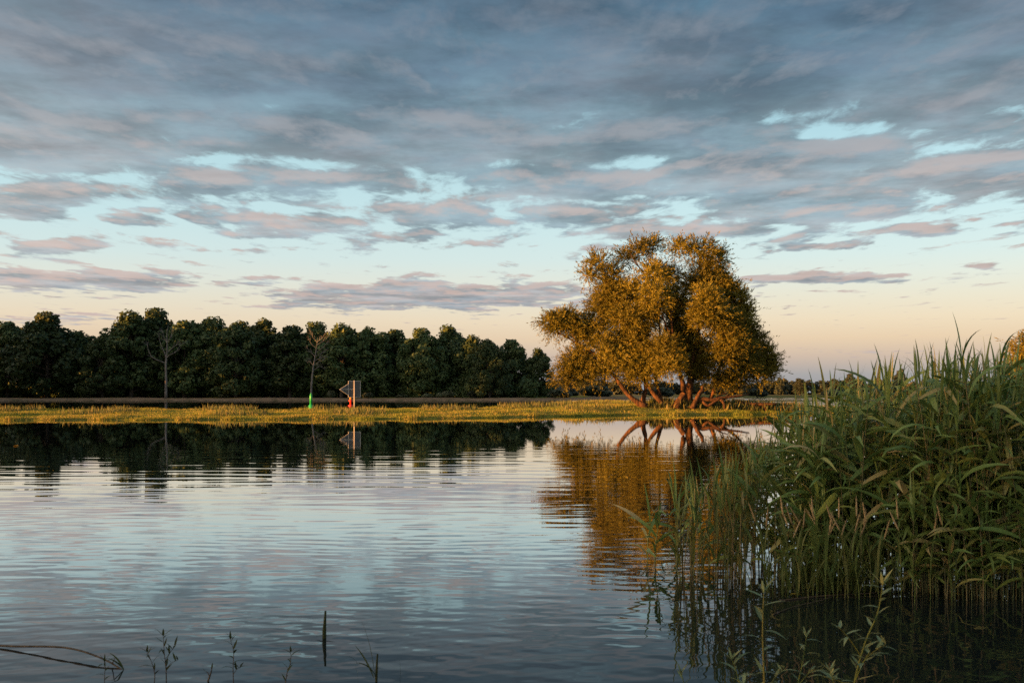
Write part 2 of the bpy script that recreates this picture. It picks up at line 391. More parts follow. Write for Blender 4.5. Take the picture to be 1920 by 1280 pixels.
SP_X  = [-95, -45, -20, -5, 3, 8, 13, 20, 27, 34, 44, 60]
SP_N  = [59, 60, 61.5, 64, 70, 74, 75.5, 77, 80, 84, 90, 97]
SP_F  = [94, 93, 93, 97, 114, 140, 150, 142, 116, 106, 108, 110]
SP_Z  = [.15, .15, .16, .20, .36, .56, .60, .50, .28, .20, .18, .15]
def spit_z(x, y):
    n = interp(x, SP_X, SP_N) + .5 * math.sin(x * .9) * .6 + .35 * math.sin(x * 2.3 + 1); f = interp(x, SP_X, SP_F); zt = interp(x, SP_X, SP_Z)
    s = (y - n); e = (f - y)
    a = min(1.0, max(0.0, s / 8.0)); a = a * a * (3 - 2 * a)
    z = -0.28 + (0.34 + .5 * wob(x, y) * .3) * min(1.0, max(0.0, s / 1.0)) + zt * a * .85
    b = min(1.0, max(0.0, e / 3.5))
    return (z + .18 * wob(x, y) * a) * b - 0.3 * (1 - b)
rows = []
for fr in list(np.linspace(0, .08, 8)) + list(np.linspace(.1, 1, 34)):
    row = []
    for x in np.arange(-95, 60.1, 1.0):
        n = interp(x, SP_X, SP_N) - 1.2; f = interp(x, SP_X, SP_F) + .5
        y = n + (f - n) * fr; row.append((x, y, spit_z(x, y)))
    rows.append(row)
sheet('grassy_spit_ground', rows, M['turf'])

# far bank: a low sandy river bank that carries the wood, bending towards us beyond the left edge of view
FB = [(-420, 60), (-200, 84), (-90, 98), (-70, 112), (-80, 140), (-97, 172), (-112, 200), (-104, 212), (-64, 214), (-20, 215), (5, 218), (22, 226), (34, 250), (40, 300), (42, 420)]
FBC = curve([(x, y, 0) for x, y in FB], 84)
inw = []
for i, p in enumerate(FBC):
    d = FBC[min(i + 1, len(FBC) - 1)] - FBC[max(i - 1, 0)]; inw.append(Vector((-d.y, d.x, 0)).normalized())
rows = []
for off, z in ((-1.5, -.3), (0, .02), (1.2, .13), (3.5, .28), (7, .40), (11, .48), (16, .52)):
    rows.append([tuple(p + n * (off + .5 * math.sin(i * .9)) + Vector((0, 0, z + (.12 * math.sin(i * 1.3) + .07 * math.sin(i * 2.9 + off)) * min(1, z + .1)))) for i, (p, n) in enumerate(zip(FBC, inw))])
sheet('sandy_far_bank', rows, M['sand'])
tops = rows[-1]
sheet('wood_floor', [[(p[0], p[1], p[2] - .02) for p in tops], [(-2500 + 2400 * i / (len(tops) - 1), 900, 1.0) for i in range(len(tops))]], M['turf'])

rows = []
for y, z in ((332, -.3), (338, .15), (350, .5), (420, .7), (900, .8), (7000, .8)):
    rows.append([(x, y + 8 * math.sin(x * .021) + 4 * math.sin(x * .06), z) for x in np.arange(-300, 1500, 12)] if y < 800 else [(x * (1 if y < 1000 else 6), y, z) for x in np.arange(-300, 1500, 12)])
sheet('far_meadow_ground', rows, M['mead'])
# a reedy strip of land half way across the right-hand water
rows = [[(x, y + 1.5 * math.sin(x * .2), z) for x in np.arange(46, 400, 4)] for y, z in ((196, -.2), (198, .12), (203, .22), (208, .1), (210, -.2))]
sheet('low_bar', rows, M['mead'])

# our own shore
rows = []
for y, z in ((5.15, -.35), (4.7, -.02), (3.8, .10), (1, .16), (-3, .2), (-8, .5), (-16, .9), (-140, .9)):
    rows.append([(x, y + (.25 * math.sin(x * .8) if y > 2 else 0), z) for x in np.arange(-160, 160.1, 4)])
sheet('near_shore', rows, M['mud'])

# ------------------------------------------------------------------ foliage generators
def kites(cen, nor, size, asp=0.6):
    """one irregular 4-sided leaf (or spray of leaves) at each centre"""
    n = len(cen); nor = nor / (np.linalg.norm(nor, axis=1, keepdims=True) + 1e-9)
    a = np.cross(nor, rng.normal(size=(n, 3))); a /= (np.linalg.norm(a, axis=1, keepdims=True) + 1e-9); b = np.cross(nor, a)
    s = size[:, None] if hasattr(size, '__len__') else size
    j = lambda: (0.75 + 0.5 * rng.random((n, 1)))
    v = np.stack([cen - a * s * j(), cen + b * s * asp * j() + nor * s * .15, cen + a * s * j(), cen - b * s * asp * j() + nor * s * .15], 1)
    return v.reshape(-1, 3), np.arange(4 * n).reshape(n, 4)
def rdir(n):
    d = rng.normal(size=(n, 3)); return d / np.linalg.norm(d, axis=1, keepdims=True)
def lobed(lobes, per, size, flat=.8):
    cs, ns = [], []
    for (x, y, z, r) in lobes:
        k = int(per * (r / 2.0) ** 2)
        d = rdir(k); d[:, 2] = d[:, 2] * .9 + .15
        rad = r * (0.62 + .42 * rng.random((k, 1)) ** .7) * (1 + .16 * np.sin(d[:, :1] * 7 + x * 3) * np.sin(d[:, 2:3] * 6 + y))
        p = d * rad; p[:, 2] *= flat
        cs.append(p + np.array([x, y, z])); ns.append(d + rng.normal(size=(k, 3)) * .55)
    cs = np.concatenate(cs); ns = np.concatenate(ns)
    return kites(cs, ns, size * (0.6 + .8 * rng.random(len(cs))))
def oak_lobes(h, w, low=.16, n=34):
    L = []
    for i in range(n):
        t = (i + .5) / n; z = low * h + .9 + (h * (1 - low) - 2.5) * t
        q = (z - low * h) / (h * (1 - low)); prof = w * .5 * (1 - .82 * abs(2 * q - .78) ** 2.3 * (1 if q > .39 else .45))
        an = i * 2.4 + rng.random() * 1.2; rr = max(.2, prof - 1.2) * (.55 + .45 * rng.random())
        prof = max(prof, 1.6); L.append((rr * math.cos(an), rr * math.sin(an), z + rng.normal() * .5, 1.0 + 1.3 * rng.random() ** 1.5 * (1 - .35 * q)))
    return L
def oak_mesh(i, h=16, w=10.5, low=.14, per=270, size=.34, n=36):
    L = oak_lobes(h, w, low, n); v, f = lobed(L, per, size)
    crown = mesh_of('oak_crown', v, f, M['oak'])
    mb = MB(); mb.tube(curve([(0, 0, -.4), (.1, .05, 1.8), (-.1, .1, h * .35), (.15, 0, h * .62)], 9), np.linspace(.42, .16, 10), 8)
    for q in L[3::4]:
        z0 = min(q[2] - .6, h * .58) * .72; mb.tube(curve([(0, .05, z0), (q[0] * .5, q[1] * .5, z0 + (q[2] - z0) * .45), q[:3]], 6), np.linspace(.15, .04, 7), 5, False)
    return crown, mb.mesh('oak_trunk', M['oakbark'], True)
OAK = [oak_mesh(0, 16, 12.5, .05, n=72), oak_mesh(1, 16, 11.5, .03, n=66), oak_mesh(2, 16, 14, .08, n=84), oak_mesh(3, 16, 11, .0, n=66), oak_mesh(4, 16, 13, .02, n=76)]
OAKF = []  # far crowns take the leaf colour that holds the haze
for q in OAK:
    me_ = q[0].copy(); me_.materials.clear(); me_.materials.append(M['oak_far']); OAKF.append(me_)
# the wood along the far bank: (photo column, row of its top, distance, model, width factor)
ORD = ['first', 'second', 'third', 'fourth', 'fifth', 'sixth', 'seventh', 'eighth', 'ninth', 'tenth', 'eleventh', 'twelfth', 'thirteenth', 'fourteenth', 'fifteenth', 'sixteenth',
       'seventeenth', 'eighteenth', 'nineteenth', 'twentieth', 'twenty-first', 'twenty-second', 'twenty-third', 'twenty-fourth', 'twenty-fifth', 'twenty-sixth']
WOOD = [(14, 600, 241, 1, .95, 'cut by the left edge of the view'), (88, 588, 235, 2, 1.05, 'with a broad warm-lit crown, left of the notch'), (140, 618, 241, 0, .9, 'lower, on the left side of the notch'),
        (192, 622, 233, 4, .9, 'standing lowest in the notch of the treeline'), (246, 579, 237, 0, .95, 'the tallest, just right of the notch'), (292, 581, 243, 2, .9, 'behind the tall bare grey tree'),
        (346, 597, 239, 1, 1, 'just right of the tall bare grey tree'), (394, 590, 243, 0, 1, 'with an even rounded top, between the two bare trees'), (442, 598, 235, 4, 1, 'with foliage hanging almost to the bank'),
        (494, 594, 247, 3, 1, 'with a knobbly raised top, between the two bare trees'), (542, 607, 239, 1, 1, 'just left of the slender bare tree'), (592, 606, 243, 2, .95, 'directly behind the slender bare tree'),
        (640, 604, 237, 0, 1, 'above and left of the arrow sign'), (690, 609, 241, 4, 1, 'right above the arrow sign'), (738, 615, 247, 1, 1, 'just right of the arrow sign'),
        (790, 617, 239, 2, .9, 'with sky gleaming through its lower crown'), (842, 606, 249, 3, 1.05, 'with a raised dark top in the right half of the wood'), (884, 626, 241, 0, .9, 'right of the raised dark top'),
        (918, 632, 233, 4, .85, 'paler olive, standing forward of the others'), (958, 634, 249, 1, 1, 'second from the right end'), (1010, 650, 245, 3, .95, 'at the right end, nearest the willow')]
for i, (px, top, d, k, wf, how) in enumerate(WOOD):
    h = CAMZ + (HY - top) / F * d - .5; s = h / 16.0
    t = thing('oak_tree', (gx(px, d), d, .5), f'{ORD[i]} oak from left, {how}', 'tree', 'oaks along the edge of the far wood', rng.random() * 6.28, (s * wf * 1.08, s * wf * 1.08, s))
    link('crown', OAK[k][0], t); link('trunk', OAK[k][1], t)
# deeper rows of the wood that read as one mass, and the wood beyond the left edge of view
def mass(name, spots, per, size, mat, label, cat):
    vs_, fs_, b = [], [], 0
    for (x, y, z, h, w) in spots:
        v, f = lobed(oak_lobes(h, w, .0, 26), per, size); v = v + np.array([x, y, z]); vs_.append(v); fs_.append(f + b); b += len(v)
    return tag(link(name, mesh_of(name, np.concatenate(vs_), np.concatenate(fs_), mat)), label, cat, kind='stuff')
sp = []
for row, dd in enumerate((258, 270, 284)):
    for px in np.arange(-60 + row * 15, 1000 - row * 25, 47):
        d = dd + rng.normal() * 2; top = np.interp(px, [0, 90, 190, 250, 400, 600, 800, 1000], [612, 600, 628, 596, 604, 616, 628, 660]) + rng.normal() * 5 + row * 2
        sp.append((gx(px, d), d, 1.0, (CAMZ + (HY - top) / F * d - 1) * .97, 10))
us = [(gx(px, d), d, .45, 3.0 + 1.6 * rng.random(), 5.5) for px, d in ((q + rng.normal() * 6, 244 + rng.normal() * 2.5) for q in np.arange(-30, 1040, 17))]
mass('wood_understorey', us, 150, .4, M['oak'], 'low dark undergrowth filling the foot of the far wood', 'undergrowth')
mass('deep_wood', sp, 110, .62, M['oak'], 'dark inner rows of the far oak wood', 'wood')
sp = []
for y in np.arange(118, 245, 5.5):
    for k in range(2):
        x = -.57 * y - 16 - 11 * k
        sp.append((x + rng.normal(), y + rng.normal(), .9, 19.5 + rng.random() * 3, 12))
mass('bank_wood', sp, 90, .7, M['oak'], 'oak wood on the bank beyond the left edge', 'wood')
sa, ca = math.sin(R(SUN_AZ)), math.cos(R(SUN_AZ))
sp = [(4.5 - 150 * sa + ca * q + rng.normal() * .5, 10 - 150 * ca - sa * q + rng.normal() * .5, .3, 11.3 + rng.random(), 8.5) for q in np.arange(-13, 22, 3.6)]  # unseen trees added between the sun and the reeds to shade them
mass('shade_thicket', sp, 62, .55, M['oak'], 'unseen thicket added outside the view to the left to shade the reeds', 'thicket')

# ------------------------------------------------------------------ bare trees before the wood
def bare(name, loc, label, ctrl, rads, limbs, twigs, seed, grp):
    r = random.Random(seed)
    t = thing(name, loc, label, 'tree', grp, 0, 1.14)
    tr = curve(ctrl, 16); rr = np.interp(np.linspace(0, 1, len(tr)), np.linspace(0, 1, len(rads)), rads)
    MB().tube(tr, rr, 7).obj('trunk', M['dead'], t, True)
    for (f, pts, r0) in limbs:
        base = tr[int(f * (len(tr) - 1))]
        cp = curve([base] + [base + Vector(p) for p in pts], 10); mb = MB().tube(cp, np.linspace(r0, .025, len(cp)), 5)
        for k in range(twigs):
            q = cp[r.randrange(3, len(cp))]; sg = 1 if pts[-1][0] > 0 else -1
            e = q + Vector((sg * r.uniform(-.2, 1.0), r.uniform(-.6, .6), r.uniform(.2, 1.3)))
            m_ = (q + e) / 2 + Vector((r.uniform(-.15, .15), 0, r.uniform(-.15, .1)))
            mb.tube([q, m_, e], (.035, .025, .012), 4, False)
            for _ in range(2):
                g = m_ + Vector((sg * r.uniform(0, .7), r.uniform(-.4, .4), r.uniform(-.1, .7))); mb.tube([m_, g], (.02, .010), 4, False)
        mb.obj('branch', M['dead'], t, True)
    return t
g_ = 'bare trees before the far wood'
bare('bare_tree', (gx(311, 223), 223, .75), 'tall bare grey tree with antler-like limbs before the oaks at left', [(0, 0, -.4), (.05, 0, 3.5), (0, 0, 6.6), (.25, 0, 9.5), (.2, 0, 12.6), (.5, 0, 14)], (.30, .22, .2, .13, .08, .03),
     [(.44, [(-1.2, -.2, .5), (-2.6, -.2, 1.2), (-3.4, -.2, 2.7), (-3.6, 0, 4.0)], .13), (.47, [(.8, -.3, .7), (1.9, -.2, 1.2), (2.6, 0, 2.4)], .11), (.52, [(-.5, .2, 1.4), (-1.2, .2, 3.0), (-1.5, 0, 4.6)], .11),
      (.58, [(.9, 0, .9), (2.0, 0, 1.7), (3.2, 0, 1.9)], .09), (.68, [(-.5, 0, 1.0), (-.9, 0, 2.4)], .07), (.72, [(.7, 0, 1.2), (1.0, 0, 2.6)], .07)], 5, 3, g_)
bare('bare_tree', (gx(583, 222), 222, .8), 'slender bare tree with fine drooping twigs rising behind the green buoy', [(0, 0, -.3), (.15, 0, 3), (.5, 0, 6), (.95, 0, 8.6), (1.2, 0, 10.6), (1.3, 0, 11.6)], (.22, .18, .14, .09, .05, .02),
     [(a, [(s * .7, 0, .5), (s * 1.5, -.1, .9), (s * 2.3, 0, .9 + u)], .06) for a, s, u in ((.36, 1, -.6), (.42, .9, .3), (.48, 1.15, .1), (.54, -.6, .7), (.58, 1.1, .8), (.64, .9, .9), (.7, -.6, .8), (.74, 1, 1), (.82, .7, 1), (.86, -.5, .9), (.45, -.5, -.3))], 5, 8, g_)

# pale shrubs at the foot of the wood and on the far shores
def shrub_mesh(n, mat, size=.2, per=300):
    L = [((rng.random() - .5) * 1.5, (rng.random() - .5) * .9, .45 + rng.random() * .9, .4 + .35 * rng.random()) for _ in range(n)]
    v, f = lobed(L, per * 9, size, 1.0); return mesh_of('shrub', v, f, mat)
SH = [shrub_mesh(8, M['shrub']), shrub_mesh(7, M['shrub']), shrub_mesh(8, M['oak_far'], .22)]
stem_me = MB().tube([(0, 0, -.2), (.05, 0, .5), (.1, .05, 1.0)], (.07, .05, .03), 5).tube([(0, 0, -.1), (-.2, .1, .5), (-.4, .1, 1.0)], (.05, .04, .02), 5).mesh('shrub_stem', M['oakbark'])
def shrub(px, py, d, w, h, k, label, grp, z=1.0, cat='shrub', name='shrub'):
    t = thing(name, (gx(px, d), d, z), label, cat, grp, 0, (w / 2.2, w / 2.2, h / 1.9)); link('crown', SH[k], t); link('stem', stem_me, t); return t
for px, w, h, lab in ((160, 2.2, 1.0, 'low shrub under the warm-lit oak at left'), (418, 2.4, 1.1, 'low pale shrub between the bare trees'), (620, 2.0, 2.0, 'pale grey-green shrub between green buoy and arrow sign'), (688, 2.6, 1.5, 'pale shrub just right of the arrow sign'),
                      (752, 3, .9, 'flat pale shrub second right of the arrow sign'), (800, 2.5, 1.2, 'pale shrub in the gap right of the arrow sign'), (826, 2.6, 1.5, 'round olive shrub in the right half of the wood edge'),
                      (838, 3.2, 1.9, 'taller pale shrub in the right half of the wood edge'), (888, 2.6, 1.6, 'dusky shrub under the paler olive oak'), (1052, 5, 2.0, 'dark low shrub right of the last oak')):
    shrub(px, 738, 231 + rng.random() * 3, w, h, 2 if 'dark' in lab or 'dusky' in lab else 0, lab, 'shrubs at the foot of the far wood', 0.5)

# ------------------------------------------------------------------ willow
WD = 82.0; WS = WD / F
def wz(X, Y, dy=0.0):            # from the enlarged view of the willow
    px, py = 980 + X / 3.37, 420 + Y / 3.37; d = WD
    p = pix(px, py, d); return Vector((p.x * (1 + dy / d), p.y + dy, CAMZ + (p.z - CAMZ) * (1 + dy / d)))
WLOC = Vector((gx(1262, WD), WD, .55))
wil = thing('willow_tree', WLOC, 'great many-stemmed willow glowing orange in low sun on the grassy spit', 'tree')
lobes = [(1110,175,175,115,0),(1230,215,80,85,.5),(985,150,75,70,0),(740,170,125,90,.5),(640,210,80,70,1),(830,130,60,60,1),(480,255,95,95,0),(420,320,60,60,0),(560,330,90,90,0),(830,320,120,100,-1.2),
         (690,420,110,110,-.6),(540,450,110,100,0),(850,460,130,130,-2.2),(1130,345,120,80,0),(1250,370,110,90,.4),(1150,470,110,110,-2.4),(1210,560,110,110,-2.8),(1130,590,80,80,-2.6),(1350,470,95,110,.3),(1400,590,100,110,.2),
         (1330,640,100,100,-1.6),(1310,760,120,110,-2.2),(1390,770,100,100,-1.4),(1250,860,110,100,-2.0),(1470,740,90,90,.5),(1540,830,90,90,.8),(1560,930,70,70,1.0),(1480,950,110,75,.6),(1400,900,100,90,-.2),
         (160,620,75,50,0),(230,600,75,55,-.3),(300,590,65,60,0),(200,670,65,45,.2),(330,680,85,60,-.2),(420,640,80,70,0),(400,740,80,55,.2),(480,580,90,80,.3),(330,850,85,65,.3),(420,880,90,75,0),(240,980,60,40,0),(270,920,60,50,0),(380,960,80,60,.2),
         (520,740,110,100,-.6),(560,850,110,90,-1.0),(520,940,90,60,-.4),(620,590,110,100,-.8),(720,600,110,100,-1.5),(740,750,115,105,-1.2),(680,880,110,90,-1.2),(780,900,100,90,-1.6),(900,780,110,100,-2.6),(940,890,110,110,-3.0),(900,980,90,60,-2.6),(720,970,100,50,-1.0),
         (980,600,90,110,.8),(1010,740,80,110,1.4),(990,460,90,90,.6),(1120,780,100,100,.6),(1140,900,110,90,1.0),(1210,990,120,65,.2),(1320,990,100,60,.4),(1060,960,80,60,1.4),
         (700,500,160,150,3),(900,350,160,140,3),(1150,550,170,150,3.2),(1330,800,160,140,3),(600,800,160,140,3),(950,800,170,150,3.6),(1180,300,140,110,2.6),(480,520,110,110,2.4)]
ext = []
for i, a in enumerate(lobes):
    near = sorted(lobes, key=lambda b_: (a[0] - b_[0]) ** 2 + (a[1] - b_[1]) ** 2 + (100 * (a[4] - b_[4])) ** 2)[1:4]
    for b_ in near:
        if rng.random() < .72 and min(a[1], b_[1]) > 330 and a[4] < 2:
            ext.append(((a[0] + b_[0]) / 2 + rng.normal() * 20, (a[1] + b_[1]) / 2 + rng.normal() * 20, (a[2] + b_[2]) * .25, (a[3] + b_[3]) * .27, (a[4] + b_[4]) / 2))
lobes += ext
lobes += [(x_, y_, 120, 115, 2.0) for x_, y_ in ((650,700),(800,600),(950,520),(1000,660),(1250,480),(1250,680),(1100,850),(850,840),(560,420),(1400,840))]
lobes = [(a_, b_ - (8 if 480 < a_ < 1260 and b_ > 800 else 0), c_, d_, e_) for (a_, b_, c_, d_, e_) in lobes if not (480 < a_ < 1180 and b_ > 975)]
def willow_clump(cx_, rx, rz, dens=1.0, lean=0.0):
    """sprays of narrow leaves on fine shoots that fan out and up from the middle of a clump"""
    nt = int(125 * dens * (rx * rz) / 1.6 + 40); cs = []; ns = []; al = []
    d = rdir(nt); d[:, 2] = d[:, 2] * 1.0 + .06; d[:, 0] += lean
    st = d * (.15 + .55 * rng.random((nt, 1))) * np.array([rx, rx, rz])
    dr = d * .75 + np.array([0, 0, .34]) + rng.normal(size=(nt, 3)) * .28; dr /= np.linalg.norm(dr, axis=1, keepdims=True)
    L = (.55 + .75 * rng.random((nt, 1))) * np.where(rng.random((nt, 1)) < .08, 1.45, 1.0)
    for k in range(16):
        s = (k + rng.random((nt, 1))) / 16
        p = st + dr * L * s + rng.normal(size=(nt, 3)) * .05; p[:, 2:3] -= .28 * (s ** 2) * L
        o = dr + rng.normal(size=(nt, 3)) * .55; o /= np.linalg.norm(o, axis=1, keepdims=True)
        cs.append(p); al.append(o)
    cs = np.concatenate(cs); al = np.concatenate(al); n = len(cs)
    on = cs / (np.linalg.norm(cs, axis=1, keepdims=True) + 1e-6) + rng.normal(size=(n, 3)) * .28; sd = np.cross(al, on); sd /= np.linalg.norm(sd, axis=1, keepdims=True)
    ln = (.16 + .12 * rng.random((n, 1))); wd = .023 + .014 * rng.random((n, 1))
    v = np.stack([cs - al * ln * .2, cs + al * ln * .35 + sd * wd, cs + al * ln, cs + al * ln * .35 - sd * wd], 1).reshape(-1, 3)
    return v + np.array(cx_), np.arange(4 * n).reshape(n, 4)
for (X, Y, rx, ry, dy) in lobes:
    p = wz(X, Y, dy) - WLOC; k = WS / 3.37
    v, f = willow_clump(tuple(p), rx * k * .9, ry * k * .9, .55 if (X < 480 and Y > 560) else (1.35 if dy < -.9 else 1.0))
    link('leaf_clump', mesh_of('leaf_clump', v, f, M['willow']), wil)['kind'] = 'stuff'
def wt(x, y, dy=0.0):            # photo pixel near the willow, relative to its base
    p = pix(x, y, WD); return Vector((p.x * (1 + dy / WD), p.y + dy, CAMZ + (p.z - CAMZ) * (1 + dy / WD))) - WLOC
def wtrunk(pts, rads, name='trunk', gn=20, lump=.06):
    cp = curve([wt(*p) for p in pts], gn); rr = np.interp(np.linspace(0, 1, len(cp)), np.linspace(0, 1, len(rads)), rads)
    rr = [.7 * r * (1 + lump * math.sin(i * 2.1 + r * 30)) for i, r in enumerate(rr)]
    if name == 'trunk': rr[0] *= 1.5; rr[1] *= 1.25; rr[2] *= 1.1
    mb = MB().tube(cp, rr, 11); rr_ = random.Random(len(pts) * 7 + int(pts[0][0]))
    for i in range(len(mb.v)):
        q = cp[min(i // 11, len(cp) - 1)]; mb.v[i] = q + (mb.v[i] - q) * (1 + rr_.uniform(-.16, .16))
    return mb.obj(name, M['bark'], wil, True)
wtrunk([(1212, 763, -1.2), (1198, 756, -1.2), (1182, 744, -1.1), (1168, 728, -1), (1152, 705, -.8), (1120, 668, -.4), (1085, 645, -.2), (1050, 625, 0), (1030, 612, 0)], (.34, .31, .24, .22, .17, .12, .08, .04))
wtrunk([(1204, 760, -.4), (1207, 744, -.3), (1211, 726, -.1), (1207, 705, 0), (1196, 650, 0), (1165, 590, 0), (1140, 530, 0), (1122, 490, 0)], (.26, .25, .24, .2, .15, .1, .06, .03))
wtrunk([(1244, 762, -1.0), (1236, 750, -1), (1222, 733, -1), (1213, 716, -.9), (1206, 690, -.8), (1198, 630, -.6), (1205, 560, -.4), (1215, 500, 0), (1225, 460, .3)], (.30, .28, .22, .2, .17, .13, .1, .06, .03))
wtrunk([(1244, 761, .2), (1238, 742, .3), (1232, 722, .3), (1230, 700, .3), (1238, 640, .2), (1232, 570, -.2), (1228, 520, -.6)], (.24, .2, .18, .16, .13, .1, .05))
wtrunk([(1268, 765, -1.4), (1273, 752, -1.4), (1281, 738, -1.3), (1281, 722, -1.1), (1274, 695, -1), (1262, 630, -1.4), (1256, 570, -1.6), (1250, 520, -1.4)], (.40, .38, .34, .27, .2, .15, .1, .05))
wtrunk([(1288, 765, .2), (1291, 748, .3), (1293, 728, .4), (1296, 690, .5), (1310, 620, .5), (1318, 550, .3), (1312, 500, .2), (1310, 460, .2)], (.52, .46, .4, .3, .22, .15, .1, .04))
wtrunk([(1298, 766, -1.8), (1303, 754, -1.8), (1308, 744, -1.7), (1315, 733, -1.5), (1318, 724, -1.4)], (.30, .27, .24, .23, .15))
wtrunk([(1322, 762, 1), (1338, 735, 1), (1345, 700, 1), (1362, 650, .5), (1372, 590, .2), (1375, 550, 0)], (.26, .22, .18, .14, .08, .04))
wtrunk([(1330, 762, .8), (1372, 738, .8), (1398, 712, .6), (1420, 690, .5), (1438, 675, .6)], (.2, .16, .12, .08, .04))
for pts in ([(1152, 703, -.8), (1128, 690, -.5), (1098, 690, -.2), (1080, 705, 0), (1072, 716, 0)], [(1196, 640, 0), (1180, 600, -.4), (1160, 570, -.6), (1150, 545, -.6)], [(1262, 640, -1.3), (1245, 600, -1.8), (1236, 575, -2), (1232, 540, -2)],
            [(1296, 680, .5), (1330, 640, -1), (1335, 600, -1.8), (1330, 560, -2)], [(1310, 620, .5), (1350, 570, .5), (1380, 560, .3)], [(1215, 520, 0), (1190, 490, 0), (1180, 470, .3)], [(1318, 550, .3), (1345, 500, .2), (1352, 470, .4)],
            [(1238, 640, .2), (1222, 655, -1), (1205, 650, -1.4), (1198, 625, -1.6)], [(1140, 530, 0), (1120, 520, 0), (1105, 505, 0)], [(1398, 712, .6), (1420, 715, .6), (1445, 705, .8)], [(1085, 645, -.2), (1070, 622, -.2), (1062, 600, -.2)]):
    wtrunk(pts, (.10, .07, .05, .02), 'branch', 10)
# fallen stems beside it
def log(label, polys, name='fallen_trunk'):
    base = pix(*polys[0][0][:2], WD - 1.5); base.z = max(.3, spit_z(base.x, base.y))
    t = thing(name, base, label, 'fallen trunk', 'fallen willow stems')
    for i, (pts, rads) in enumerate([(q[:-1], q[-1]) for q in polys]):
        cp = curve([pix(x, y, WD + dy) - base for x, y, dy in pts], 14); rr = np.interp(np.linspace(0, 1, len(cp)), np.linspace(0, 1, len(rads)), rads)
        MB().tube(cp, rr, 7).obj('stem' if i == 0 else 'branch', M['bark'], t, True)
log('red-lit fallen willow stem with crooked limbs right of the trunks', [[(1304, 752, -1.5), (1318, 747, -1.6), (1334, 750, -1.6), (1350, 746, -1.5), (1372, 744, -1.3), (1404, 739, -1), (.2, .18, .16, .13, .1, .06)],
     [(1312, 748, -1.5), (1320, 755, -1.7), (1328, 760, -1.8), (1338, 754, -1.8), (1350, 747, -1.7), (.12, .12, .11, .1, .08)], [(1352, 749, -1.8), (1357, 756, -2), (1358, 766, -2.2), (.12, .11, .08)], [(1338, 749, -1), (1352, 740, -.8), (1364, 736, -.6), (.09, .07, .04)]])
log('thin straight log lying on low herbs at the right end', [[(1384, 752, -1), (1402, 757, -1), (1420, 758, -1.2), (1456, 757, -1.4), (.1, .13, .13, .09)], [(1428, 758, -1.2), (1434, 764, -1.4), (1436, 770, -1.5), (.06, .05, .03)]])

# ------------------------------------------------------------------ grass on the spit
def blades(n, xr, yfun, hfun, wid, name, mat, label, lean=.35, kids=6):
    xs = rng.uniform(xr[0], xr[1], n); vs_ = []
    P = []
    for x in xs:
        y = yfun(x)
        if y is None: continue
        z = spit_z(x, y)
        if z < -.03: continue
        h = hfun(x, y)
        if h <= 0: continue
        P.append((x, y, z, h))
    P = np.repeat(np.array(P), kids, axis=0); m = len(P)
    b = P[:, :3] + np.stack([rng.normal(size=m) * .11, rng.normal(size=m) * .11, np.full(m, -.03)], 1)
    h = P[:, 3] * (.5 + .7 * rng.random(m)); an = rng.random(m) * 6.28; ln = lean * h * rng.random(m)
    tip = b + np.stack([np.cos(an) * ln, np.sin(an) * ln, h], 1)
    w = wid * (.6 + .8 * rng.random(m)); a2 = rng.random(m) * 3.14
    sd = np.stack([np.cos(a2) * w, np.sin(a2) * w, np.zeros(m)], 1)
    v = np.stack([b - sd * .6, b + sd * .6, b * .45 + tip * .55 + sd * .7, tip, b * .45 + tip * .55 - sd * .7], 1).reshape(-1, 3)
    return tag(link(name, mesh_of(name, v, np.arange(5 * m).reshape(m, 5), mat)), label, name.split('_')[-1], kind='stuff')
def yr(x):
    n = interp(x, SP_X, SP_N); f = interp(x, SP_X, SP_F); u = rng.random()
    return n + .2 + (f - n - 1) * (u ** 1.8)
def hn(x, y):
    return .06 + .15 * max(0, math.sin(x * .7 + 2.0 * math.sin(y * .23)) * math.sin(x * .21 + y * .5)) ** 1.5 + .09 * rng.random()
blades(46000, (-52, 44), yr, hn, .017, 'meadow_grass', M['grass'], 'sunlit yellow-green grass covering the low spit')
def yh(x):
    n = interp(x, SP_X, SP_N); f = min(interp(x, SP_X, SP_F), 112); return rng.uniform(n + 4, f - 1)
def hh(x, y):
    k = math.sin(x * .5 + 1.1) * math.sin(x * .17 + y * .21 + .5) + .45 * math.exp(-((x - 6) / 4) ** 2) + .25 * math.exp(-((x - 21) / 4) ** 2)
    return 0 if k < .36 else .30 + .30 * rng.random()
blades(9000, (-52, 44), yh, hh, .03, 'bank_herbs', M['herb'], 'taller olive weeds in patches among the spit grass', .5, 5)
def ys(x):
    n = interp(x, SP_X, SP_N); return n + abs(rng.normal()) * 1.0
blades(9000, (-52, 44), ys, lambda x, y: .06 + .16 * max(0, math.sin(x * 1.3) * math.sin(x * .37 + 1)) + .08 * rng.random(), .018, 'shore_sedge', M['grass'], 'short pale sedge fringing the waterline of the spit', .4, 6)
def yw(x): return rng.uniform(80.5, 84)
blades(1500, (11.5, 24), yw, lambda x, y: .35 + .45 * rng.random(), .05, 'willow_underbrush', M['herb'], 'dark underbrush around the willow stems and fallen logs', .6, 6)

